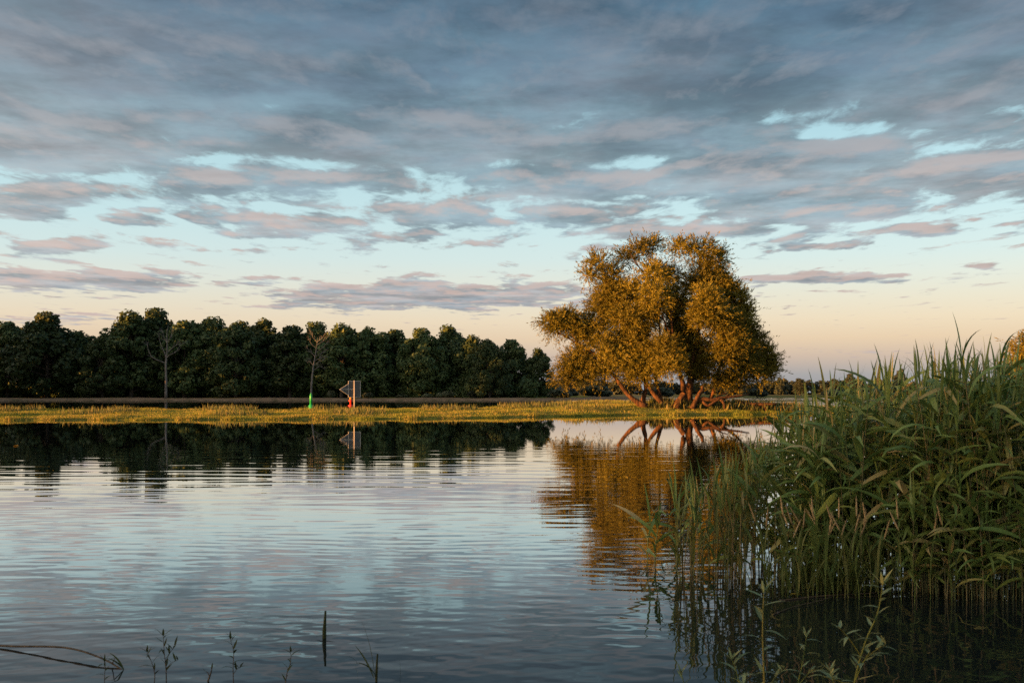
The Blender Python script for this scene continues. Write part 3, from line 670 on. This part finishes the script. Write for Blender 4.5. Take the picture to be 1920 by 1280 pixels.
# ------------------------------------------------------------------ river marks
SD = 78.0; sb = pix(664, 760, SD); sb.z = spit_z(sb.x, sb.y)
sg = thing('river_sign', sb, 'grey back of an arrow-shaped river sign on a pale post', 'sign', None, R(27))
k = SD / F; zz = lambda y: CAMZ + (HY - y) / F * SD - sb.z; xx = lambda x: (x - 664) * k / math.cos(R(27))
MB().box(((xx(654.5) + xx(675)) / 2, .05, (zz(714.5) + zz(744)) / 2), ((xx(675) - xx(654.5)) / 2, .012, (zz(714.5) - zz(744)) / 2)).obj('board', M['steel'], sg)
MB().prism([(xx(639.5), zz(730)), (xx(653.9), zz(740)), (xx(653.9), zz(720.2))], .04, .062).obj('arrow_point', M['steel'], sg)
def bar(a, b, w, name, mat, y=.03):
    MB().tube([(xx(a[0]), y, zz(a[1])), (xx(b[0]), y, zz(b[1]))], (w, w), 6).obj(name, mat, sg)
for a, b in (((654.3, 714), (654.3, 744.5)), ((675.2, 714), (675.2, 744.5)), ((654.3, 714.3), (675.2, 714.3)), ((654.3, 744.2), (675.2, 744.2)), ((639.2, 730), (653.6, 720)), ((639.2, 730), (653.6, 740.2))): bar(a, b, .017, 'rim', M['rim'])
bar((640, 730), (664, 729.5), .022, 'crossbar', M['rim'], .025)
MB().tube([(0, -.045, -.4), (0, -.045, zz(713))], (.042, .042), 10).obj('post', M['post'], sg, True)
def buoy(px, d, s, label, grp):
    t = thing('green_buoy', (gx(px, d), d, 0), label, 'buoy', grp, 0, s)
    MB().lathe([(.10, -.25), (.36, -.12), (.40, .02), (.34, .16), (.20, .34), (.145, .42)], 16).obj('float', M['green'], t, True)
    MB().lathe([(.15, .40), (.15, 1.38), (.13, 1.42)], 16).obj('tower', M['green'], t, True)
    MB().lathe([(.13, 1.415), (.06, 1.56), (.018, 1.70)], 12).obj('cone_topmark', M['green'], t, True)
    return t
buoy(583, 112, 1.0, 'bright green cone buoy floating behind the spit left of the sign', 'green river buoys')
buoy(1608, 232, .85, 'tiny far green buoy on the bright water behind the reeds', 'green river buoys')
t = thing('red_buoy', (gx(657.5, 128), 128, 0), 'small red buoy with an orange can on top beside the sign post', 'buoy')
MB().lathe([(.12, -.3), (.34, -.1), (.34, .05), (.15, .2)], 14).obj('float', M['red'], t, True)
MB().lathe([(.13, .19), (.13, .52), (.29, .66), (.15, .82)], 14).obj('tower', M['red'], t, True)
MB().lathe([(.16, .815), (.16, 1.05), (.10, 1.16)], 14).obj('can_topmark', M['orange'], t, True)

# ------------------------------------------------------------------ far right shore
fsp = []
for x in np.arange(-40, 620, 5):
    fsp.append((x + rng.normal() * 2, 500 + rng.normal() * 14, .7, 6.4 + 1.2 * rng.random() + .8 * math.sin(x * .05), 13))
mass('far_wood', fsp, 40, .9, M['oak_far'], 'long low wood along the horizon beyond the water', 'wood')
for px, top, d, k, wf, lab in ((1094, 700, 400, 1, .8, 'small tree seen beyond the willow, under its left arm'), (1500, 708, 420, 0, 1.1, 'round tree on the far shore just right of the willow'), (1462, 706, 430, 3, .7, 'narrow tree on the far shore touching the willow'), (1594, 701, 430, 2, .9, 'domed tree rising above the far wood'),
                               (1642, 712, 440, 4, .9, 'low tree on far shore right of the domed one'), (1688, 690, 330, 0, .6, 'nearer dark tree behind the tall reeds')):
    h = CAMZ + (HY - top) / F * d - .6
    t = thing('far_tree', (gx(px, d), d, .6), lab, 'tree', 'single trees on the far shore', rng.random() * 6, (h / 16 * wf * 1.3, h / 16 * wf * 1.3, h / 16)); link('crown', OAKF[k], t); link('trunk', OAK[k][1], t)
for px, d, w, h, lab in ((1120, 300, 9, 3.5, 'grey-green bush in the meadow left of the willow stems'), (1060, 330, 9, 3, 'low bush beyond the spit near the last oak'), (1560, 380, 8, 3.2, 'pale bush on the far shore under the domed tree'), (1420, 330, 7, 2.6, 'low bush on the far shore behind the fallen log'), (1240, 320, 8, 3, 'bush seen between the willow stems')):
    shrub(px, 738, d, w, h, 2 if d < 331 else 0, lab, 'bushes on the far shore', .3)
# second willow half hidden behind the reeds at the right edge
P2 = Vector((gx(1944, 62), 62, .3)); w2 = thing('willow_tree', P2, 'second willow mostly cut off by the right edge behind the reeds', 'tree')
for (x, y, z, rx, rz) in ((0, 0, 4.4, 1.3, .9), (-.7, 0, 3.6, 1.0, .9), (.8, .3, 3.6, 1.3, 1.1), (-1.0, -.3, 2.6, 1.0, .9), (.2, -.5, 2.7, 1.3, 1.0), (1.4, 0, 2.6, 1.2, 1.0), (-.8, 0, 1.7, .9, .8), (.6, 0, 1.6, 1.2, .8), (2.4, .2, 3.6, 1.4, 1.2), (2.8, 0, 2.2, 1.3, 1.1)):
    v, f = willow_clump((x, y, z), rx, rz, 1.2); link('leaf_clump', mesh_of('leaf_clump', v, f, M['willow']), w2)['kind'] = 'stuff'
MB().tube(curve([(.3, 0, -.6), (.2, 0, 1), (-.2, 0, 2.4), (-.1, 0, 4)], 9), np.linspace(.3, .06, 10), 8).obj('trunk', M['bark'], w2, True)
MB().tube(curve([(.3, 0, -.5), (.9, .1, 1), (1.6, 0, 2.4), (2.2, 0, 3.4)], 9), np.linspace(.25, .05, 10), 8).obj('trunk', M['bark'], w2, True)
sheet('right_bank', [[(gx(px, d), d, z) for px in (1790, 1850, 1930, 2100, 2500)] for d, z in ((56, -.3), (57.5, .1), (62, .3), (72, .2), (75, -.3))], M['turf'])

# ------------------------------------------------------------------ reeds
def ROLL(): return random.choice((-1, 1)) * random.uniform(.15, .8)
def reed_leaf(L, w, rise, droop, tw, n=7):
    pts, wd = [], []
    x = z = 0.0; a = rise
    for i in range(n):
        s = i / (n - 1); pts.append((x, tw * s * s * L, z)); wd.append(w * .5 * (.55 + 1.2 * s * (1 - s) * 2 if s < .5 else 1.15 * (1 - s) ** .75 * 1.55) * (0 if i == n - 1 else 1) + .0006)
        a = rise - droop * (s ** 1.3); x += math.cos(a) * L / (n - 1); z += math.sin(a) * L / (n - 1)
    mb = MB(); mb.strip(pts, wd, (0, 1, 0), .28); return mb
LEAF = [reed_leaf(.54, .046, R(58), R(95), .05), reed_leaf(.52, .042, R(42), R(60), -.08), reed_leaf(.58, .048, R(66), R(135), .10), reed_leaf(.46, .040, R(32), R(55), .04), reed_leaf(.54, .046, R(60), R(60), -.05), reed_leaf(.58, .044, R(50), R(145), -.06)]
UPL = [reed_leaf(.46, .034, R(83), R(60), .03), reed_leaf(.42, .036, R(80), R(140), -.03), reed_leaf(.5, .034, R(86), R(30), .02), reed_leaf(.44, .036, R(78), R(165), .03), reed_leaf(.4, .032, R(72), R(90), -.04), reed_leaf(.48, .034, R(84), R(110), .02)]
UPLM = [m_.mesh('broad_leaf', M['gleaf'], True) for m_ in UPL]
LEAFM = [m_.mesh('reed_leaf', M['reed'], True) for m_ in LEAF]
TOPL = [reed_leaf(.46, .022, R(87), R(16), .02), reed_leaf(.36, .022, R(82), R(70), -.03)]
TOPM = [m_.mesh('reed_top_leaf', M['reed'], True) for m_ in TOPL]
HTS = (.45, .6, .75, .95, 1.15, 1.35, 1.6, 1.85, 2.05, 2.25)
def stem_curve(h, bx, by): return lambda s: Vector((bx * s * s * h, by * s * s * h, s * h))
STEM = []
for h in HTS:
    for var in range(2):
        fn = stem_curve(h * .88, (-.07, .09)[var], (.03, -.05)[var]); mb = MB()
        mb.tube([fn(q) - Vector((0, 0, .25 if q == 0 else 0)) for q in np.linspace(0, 1, 7)], np.linspace(.0055, .0028, 7), 5, False)
        STEM.append((h, fn, mb.mesh('reed_stem', M['reedstem'], True), mb))
def reed_spec(h, lush=1.0):
    i = min(range(len(HTS)), key=lambda q: abs(HTS[q] - h)) * 2 + random.randrange(2)
    hh_, fn, me, mb = STEM[i]; L = []
    n = int((4 + hh_ * 2.3) * lush); side = random.random() * 6.28
    for k in range(n):
        s = .10 + .88 * (k + random.random() * .6) / n
        side += math.pi + random.uniform(-.7, .7)
        wind = .0 if random.random() < .55 else .6
        az = side * (1 - wind) + random.choice((0.1, math.pi - .2)) * wind
        L.append((random.randrange(6), fn(s), az, random.uniform(-.25, .2), random.uniform(.65, 1.15) * (1.0 if hh_ > 1.2 else .8)))
    tops = [(random.randrange(2), fn(1.0) - Vector((0, 0, .02)), random.random() * 6.28, random.uniform(-.05, .12), random.uniform(.6, 1.0)) for _ in range(2)]
    return i, L, tops
def reed_height(px): return float(np.interp(px, [1150, 1230, 1300, 1400, 1470, 1540, 1600, 1680, 1760, 1850, 1920, 2150], [.4, .52, .70, 1.0, 1.32, 1.58, 1.70, 1.86, 1.95, 1.98, 2.06, 2.1]))
def front(px): return float(np.interp(px, [1170, 1250, 1330, 1450, 1600, 1800, 1930, 2100], [10.2, 9.4, 8.9, 8.95, 8.7, 8.3, 8.05, 7.8]))
spots = []
def scatter(n, p0, p1, dep, hmul=1.0, off=0.0, pw=1.4):
    for _ in range(n):
        px = random.uniform(p0, p1); d = front(px) + off + dep * random.random() ** pw
        spots.append((px, d, reed_height(px) * hmul * random.uniform(.80, 1.10)))
scatter(3, 1205, 1255, .8, .9); scatter(72, 1265, 1430, 1.2); scatter(75, 1430, 1560, 1.7); scatter(95, 1540, 1680, 2.2); scatter(195, 1680, 1930, 3.2); scatter(130, 1930, 2120, 3.4)
scatter(36, 1660, 1940, .4, .42, -.15); scatter(34, 1660, 1930, .5, .72); scatter(90, 1700, 2100, 2.5, .95, 3.0, 1.0)
for px, d, h in ((1572, 9.6, 1.85), (1616, 10.2, 1.6), (1690, 9.4, 2.05), (1650, 9.8, 1.6), (1822, 8.9, 2.1), (1838, 9.0, 2.1), (1876, 9.0, 2.1), (1778, 9.2, 1.85), (1750, 9.4, 1.85), (1860, 8.7, 2.05), (1905, 8.8, 2.1)): spots.append((px, d, h))
inview = [q for q in spots if q[0] < 1960]; rest = [q for q in spots if q[0] >= 1960]
inview.sort(key=lambda q: q[1] - .9 * (q[2] > reed_height(q[0]) * .98) - (1.2 if q[0] < 1500 else 0))
single, rest = inview[:280], inview[280:] + rest
def reed_label(px, d, h):
    if px < 1250: return 'small sparse reed shoot standing alone left of the bed', 'stray reeds left of the bed'
    if px < 1440: return 'short broad-leaved reed at the left fringe of the bed', 'short reeds at the left fringe'
    if px < 1580: return 'mid-height reed with water glinting through behind it', 'mid-height reeds beside the fringe'
    if px < 1690: return 'reed reaching up to the far shore line, left of the tallest', 'reeds left of the tallest'
    if h > 1.7: return 'tall reed rising above the skyline at the right edge', 'tall reeds above the skyline'
    return 'low front reed drooping over dark water at right', 'low front reeds at right'
for px, d, h in single:
    i, L, tops = reed_spec(h); lab, grp = reed_label(px, d, h)
    o = link('reed', STEM[i][2], None, (gx(px, d), d, 0), (random.uniform(-.05, .05), random.uniform(-.07, .07), random.random() * 6.28)); tag(o, lab, 'reed', grp)
    for k, p, az, tilt, s in L[::(2 if px < 1400 else 1)]: link('leaf', (UPLM if px < 1400 or (px < 1480 and k < 3) else LEAFM)[k], o, p, (0.0 if px < 1400 else ROLL(), tilt, az), s)
    for k, p, az, tilt, s in tops: link('leaf', TOPM[k], o, p, (0, tilt, az), s)
V, Fq, b = [], [], 0
def arr(mb): return np.array([tuple(p) for p in mb.v]), np.array(mb.f)
LA = [arr(m_) for m_ in LEAF]; TA = [arr(m_) for m_ in TOPL]; SA = [arr(q[3]) for q in STEM]
def addm(A, mat):
    global b
    v = A[0] @ np.array(mat.to_3x3()).T + np.array(mat.translation); V.append(v); Fq.append(A[1] + b); b += len(v)
for px, d, h in rest:
    i, L, tops = reed_spec(h)
    m0 = Matrix.Translation((gx(px, d), d, 0)) @ Euler((random.uniform(-.05, .05), random.uniform(-.07, .07), random.random() * 6.28)).to_matrix().to_4x4()
    addm(SA[i], m0)
    for LL, AA in ((L, LA), (tops, TA)):
        for k, p, az, tilt, s in LL: addm(AA[k], m0 @ Matrix.Translation(p) @ Euler((ROLL() if AA is LA else 0.0, tilt, az)).to_matrix().to_4x4() @ Matrix.Scale(s, 4))
tag(link('reed_bed', mesh_of('reed_bed', np.concatenate(V), np.concatenate(Fq), M['reed'], True)), 'dense inner mass of the reed bed at right', 'reeds', kind='stuff')

# dry-headed grass at the foot of the reeds
GL = [reed_leaf(.30, .014, R(80), R(60), .03), reed_leaf(.26, .013, R(75), R(110), -.03), reed_leaf(.34, .015, R(84), R(45), .02)]
GLM = [m_.mesh('grass_leaf', M['gleaf'], True) for m_ in GL]
def gstem(h, lx):
    fn = lambda s: Vector((lx * s * s, .02 * s, h * s)); mb = MB().tube([fn(q) - Vector((0, 0, .1 if q == 0 else 0)) for q in np.linspace(0, 1, 6)], np.linspace(.0035, .0018, 6), 5, False)
    hd = MB(); tp = fn(1.0); dr = (fn(1.0) - fn(.9)).normalized(); L = .15
    hd.tube([tp - dr * .01 + dr * L * q for q in (0, .12, .3, .55, .8, 1)], (.002, .005, .0068, .006, .004, .001), 6)
    for k in range(16):
        q = .1 + .75 * k / 16; a = k * 2.4; p = tp + dr * L * q; o = Vector((math.cos(a), math.sin(a), .9)) * .009; hd.tube([p, p + o], (.0022, .0010), 4, False)
    return fn, mb.mesh('stem', M['gleaf'], True), hd.mesh('seed_head', M['straw'], True)
GS = [gstem(.46, .05), gstem(.52, -.07), gstem(.40, .11), gstem(.56, -.02), gstem(.48, -.13)]
gpos = [(1438, 8.75), (1450, 8.7), (1468, 8.6), (1484, 8.55), (1496, 8.5), (1506, 8.65), (1516, 8.45), (1523, 8.6), (1532, 8.5), (1540, 8.7), (1548, 8.45), (1556, 8.6), (1563, 8.5), (1570, 8.4), (1577, 8.65), (1584, 8.5), (1591, 8.45),
        (1598, 8.6), (1605, 8.5), (1612, 8.4), (1620, 8.6), (1632, 8.5), (1648, 8.45), (1690, 8.35), (1716, 8.3), (1745, 8.4), (1785, 8.35)]
for i, (px, d) in enumerate(gpos):
    fn, sm_, hm = GS[i % 5]
    d -= .22; o = tag(link('seed_grass', sm_, None, (gx(px, d), d, 0), (0, random.uniform(-.12, .12), random.uniform(-.5, .5)), 1.2),
            'tan-headed grass stem in the clump before the reeds' if 1455 < px < 1640 else ('tan-headed grass stem leaning at the left of the clump' if px < 1455 else 'lone tan-headed grass stem right of the clump'), 'grass', 'tan-headed grasses')
    link('seed_head', hm, o)
    for k in range(4): link('leaf', GLM[k % 3], o, fn(.08 + .17 * k), (0, random.uniform(-.2, .2), random.random() * 6.28), random.uniform(.7, 1.15))
V, Fq, b = [], [], 0; GA = [arr(m_) for m_ in GL]
for _ in range(120):
    px = random.gauss(1555, 62); d = random.uniform(8.3, 8.9)
    for k in range(4): addm(GA[random.randrange(3)], Matrix.Translation((gx(px, d), d, random.uniform(-.02, .06))) @ Euler((0, random.uniform(-.25, .2), random.random() * 6.28)).to_matrix().to_4x4() @ Matrix.Scale(random.uniform(.35, 1.3), 4))
tag(link('low_grass', mesh_of('low_grass', np.concatenate(V), np.concatenate(Fq), M['gleaf'], True)), 'low green grass blades at the foot of the reeds', 'grass', kind='stuff')

# ------------------------------------------------------------------ saplings, shoots and driftwood close to us
def lance(L, w, droop):
    pts = [(L * s, 0, L * (.15 * s - droop * s * s)) for s in (0, .12, .3, .55, .8, 1)]; return MB().strip(pts, [w * q for q in (.08, .3, .5, .46, .22, .01)], (0, 1, 0), .25)
LAN = [lance(.085, .017, .15), lance(.10, .018, .5), lance(.07, .016, -.1)]
LANM = [m_.mesh('lance_leaf', M['sap'], True) for m_ in LAN]; LAND = [m_.mesh('lance_leaf_dark', M['sprout'], True) for m_ in LAN]
def sapling(name, ctrl, label, cat, n, leaf, r0=.005, ls=1.0, rise=.5, start=.1, sides=(), grp=None, mat='twig', whorl=4):
    """ctrl: (photo column, row, distance) along the stem from foot to tip"""
    if leaf is LAND: ls *= 1.45
    P = [pix(*q) for q in ctrl]; base = P[0].copy()
    t = thing(name, base, label, cat, grp)
    cp = curve([p - base for p in P], 18)
    MB().tube(cp, np.linspace(r0, r0 * .35, len(cp)), 6, False).obj('stem', M[mat], t, True)
    az = random.random() * 6
    def at(s, c_): 
        q = s * (len(c_) - 1); i = min(int(q), len(c_) - 2); return c_[i].lerp(c_[i + 1], q - i)
    for k in range(n):
        s = start + (1 - start) * (k + .5) / n; az += 2.4
        link('leaf', leaf[random.randrange(3)], t, at(s, cp), (0, -rise + random.uniform(-.3, .3), az + random.uniform(-.3, .3)), ls * random.uniform(.7, 1.2))
    for k in range(whorl): link('leaf', leaf[2 if k % 2 else 0], t, cp[-1], (0, -.75 + random.uniform(-.3, .3), k * 6.28 / max(whorl, 1) + .3), ls * random.uniform(.7, 1.0))
    for (s, v_, m_) in sides:
        b0 = at(s, cp); c2 = curve([b0, b0 + Vector(v_) * .5 + Vector((0, 0, .01)), b0 + Vector(v_)], 6)
        o = MB().tube(c2, np.linspace(r0 * .6, r0 * .25, len(c2)), 5, False).obj('side_shoot', M[mat], t, True)
        for k in range(m_):
            az += 2.4; link('leaf', leaf[random.randrange(3)], o, at(.3 + .7 * (k + 1) / m_, c2), (0, -rise + random.uniform(-.4, .3), az), ls * random.uniform(.6, 1.0))
    return t
g_ = 'willow saplings at our shore'
sapling('willow_sapling', [(1432, 1390, 4.4), (1433, 1290, 4.4), (1430, 1190, 4.4), (1432, 1112, 4.4)], 'upright grey-green willow sapling before the left reeds', 'sapling', 13, LANM, .006, 1.1, .35, .12, [(.3, (.10, .05, .10), 6), (.22, (-.12, 0, .12), 6)], g_, 'gleaf', 5)
sapling('willow_sapling', [(1592, 1400, 4.3), (1600, 1290, 4.3), (1622, 1205, 4.3), (1645, 1150, 4.3), (1655, 1098, 4.3)], 'tallest leaning willow sapling in the right foreground', 'sapling', 15, LANM, .006, 1.15, .25, .15, [(.42, (-.10, 0, .13), 8), (.36, (.13, .03, .09), 8), (.25, (-.13, 0, .05), 6), (.28, (.05, -.05, .15), 7)], g_, 'gleaf', 5)
sapling('willow_sapling', [(1500, 1400, 4.5), (1495, 1300, 4.5), (1505, 1240, 4.5), (1512, 1195, 4.5)], 'small yellowish sapling between the two taller ones', 'sapling', 11, LANM, .004, .8, .4, .2, [(.4, (.08, 0, .08), 5)], g_, 'gleaf', 4)
sapling('willow_sapling', [(1400, 1400, 4.5), (1392, 1310, 4.5), (1382, 1262, 4.5), (1372, 1235, 4.5)], 'short sapling low at the foot of the upright one', 'sapling', 8, LANM, .004, .9, .5, .3, [], g_, 'gleaf', 4)
sapling('willow_sapling', [(1585, 1420, 4.0), (1575, 1330, 4.0), (1562, 1275, 4.0), (1556, 1258, 4.0)], 'leaf tips poking up at the bottom edge under the tallest sapling', 'sapling', 7, LANM, .004, .8, .5, .3, [], g_, 'gleaf', 4)
sapling('willow_sapling', [(1300, 1420, 4.6), (1292, 1330, 4.6), (1283, 1285, 4.6), (1278, 1262, 4.6)], 'pale leaf tips at the bottom edge left of the saplings', 'sapling', 5, LANM, .004, .8, .5, .4, [], g_, 'gleaf', 3)
g_ = 'sprouts in the shallows at left'
def foot(px, py): return (px, py, CAMZ * F / (py - HY))
def up(px, py, f): return (px, py, f[2])
f = foot(312, 1276); sapling('water_sprout', [f, up(311, 1250, f), up(308, 1222, f), up(306, 1192, f)], 'branched leafy sprout, tallest at lower left', 'sprout', 9, LAND, .0035, .62, .7, .2, [(.45, (.055, 0, .09), 6), (.3, (.07, 0, .05), 4)], g_)
f = foot(289, 1282); sapling('water_sprout', [f, up(290, 1262, f), up(284, 1240, f), up(276, 1222, f)], 'thin sprout just left of the branched one', 'sprout', 7, LAND, .003, .55, .6, .25, [], g_)
f = foot(438, 1286); sapling('water_sprout', [f, up(437, 1250, f), up(438, 1222, f), up(432, 1198, f)], 'single slim sprout midway along the lower left', 'sprout', 7, LAND, .003, .6, .6, .25, [(.2, (.04, 0, .04), 5)], g_)
f = foot(534, 1290); sapling('water_sprout', [f, up(538, 1262, f), up(545, 1240, f), up(545, 1222, f)], 'short yellow-tipped sprout near the bottom centre', 'sprout', 9, LAND, .003, .5, .7, .1, [], g_)
f = foot(196, 1292); sapling('water_sprout', [f, up(196, 1270, f), up(197, 1250, f), up(196, 1240, f)], 'tiny sprout beside the end of the drift branch', 'sprout', 6, LAND, .0025, .5, .6, .2, [], g_)
f = foot(390, 1276); sapling('water_sprout', [f, up(395, 1262, f), up(398, 1248, f)], 'dark stubby leafless twig between two sprouts', 'twig', 1, LAND, .006, .4, .6, .5, [(.3, (-.025, 0, .03), 1)], g_, 'twig', 0)
BL = [reed_leaf(.26, .012, R(84), R(18), .01), reed_leaf(.2, .014, R(70), R(70), .02), reed_leaf(.15, .012, R(60), R(60), 0)]; BLM = [m_.mesh('blade', M['sprout'], True) for m_ in BL]
def shoot(px, py, parts, label):
    f = foot(px, py); t = thing('reed_shoot', pix(*f), label, 'reed shoot', 'reed shoots in the shallows')
    for (k, dx, dz, az, tilt, s) in parts: link('blade', BLM[k], t, (dx, 0, dz), (ROLL(), tilt, az), s)
    return t
t = shoot(704, 1276, [(0, 0, 0, 3.1, .1, 1.45), (0, -.01, .02, 3.0, .0, 1.15), (1, 0, .03, 3.3, 0, .9), (0, .01, 0, .3, .0, .6)], 'grassy reed shoot with thin blades at bottom left of centre')
MB().tube([(.004, 0, -.1), (.006, 0, .06), (.012, 0, .16)], (.008, .008, .005), 6).obj('stem', M['sprout'], t)
shoot(672, 1278, [(0, 0, 0, 3.2, .1, .75), (1, 0, .1, 3.2, .2, .5)], 'bent single blade left of the grassy shoot'); shoot(750, 1272, [(0, 0, 0, 3.0, 0, .55)], 'short single blade right of the grassy shoot')
shoot(232, 1254, [(1, 0, 0, 2.6, 0, .75), (2, 0, 0, 2.9, .1, .9)], 'bent blade standing at the end of the drift branch')
f = foot(608, 1196); t = thing('reed_stub', pix(*f), 'dark upright reed stub with a floating leaf standing alone in open water', 'reed stub')
MB().tube([(0, 0, -.2), (.0, 0, .05), (.004, 0, .12), (.008, 0, .19)], (.014, .014, .010, .007), 7).obj('stem', M['sprout'], t, True)
MB().strip([(-.06, 0, .012), (-.02, 0, .02), (.03, 0, .018), (.075, .0, .024)], (.002, .008, .008, .002), (0, 1, 0), .1).obj('leaf', M['sprout'], t)
# arched drift branch at the left edge, both ends in the water
P = [foot(-130, 1204), foot(0, 1213), foot(120, 1226), foot(190, 1242), foot(236, 1256)]
pts = [pix(*q) for q in P]; base = pts[1].copy(); base.z = 0
t = thing('drift_branch', base, 'thin curved drift branch arching over the water at left edge', 'branch')
for q, z in zip(pts, (.03, .012, .045, .03, -.01)): q.z = z
cp = curve([q - base for q in pts], 20); MB().tube(cp, np.linspace(.008, .005, len(cp)), 7).obj('stem', M['twig'], t, True)
MB().tube([cp[-4], cp[-4] + Vector((.03, -.05, .03)), cp[-4] + Vector((.05, -.08, .055))], (.004, .003, .002), 5).obj('side_twig', M['twig'], t)
# sticks and leaves floating by the reeds
for a, bq, r0, lab in (((1462, 1126), (1712, 1106), .006, 'long thin stick floating before the reeds'), ((1450, 1152), (1585, 1112), .004, 'shorter stick floating aslant below the long one')):
    p, q = pix(*foot(*a)), pix(*foot(*bq)); tt = (q - p)
    t = thing('floating_stick', p, lab, 'stick', 'sticks floating before the reeds')
    MB().tube(curve([(0, 0, .004), tuple(tt * .3 + Vector((0, .03, .008))), tuple(tt * .65 + Vector((0, -.03, .012))), tuple(tt + Vector((0, 0, .02)))], 10), np.linspace(r0, r0 * .5, 10 if False else len(curve([(0, 0, 0), (1, 0, 0), (2, 0, 0), (3, 0, 0)], 10))), 6).obj('stem', M['twig'], t, True)
    MB().tube([tuple(tt * .55 + Vector((0, 0, .01))), tuple(tt * .62 + Vector((0, .06, .05)))], (r0 * .5, r0 * .25), 5).obj('side_twig', M['twig'], t)
for px, py, s, lab in ((1492, 1116, .05, 'curled yellow leaf floating beside the long stick'), (1795, 1116, .04, 'brownish leaf afloat under the right-hand reeds'), (770, 853, .07, 'pale leaf scrap far out on the dark reflection'), (30, 836, .09, 'pale drifting scrap on dark water at left')):
    p = pix(*foot(px, py)); MBx = MB().strip([(-s, 0, .006), (-s * .4, .01, .004), (s * .3, 0, .005), (s, .01, .010)], (s * .1, s * .45, s * .5, s * .05), (0, 1, 0), .5)
    o = MBx.obj('floating_leaf', M['yleaf'], None, True, p); tag(o, lab, 'leaf', 'leaves floating on the water')
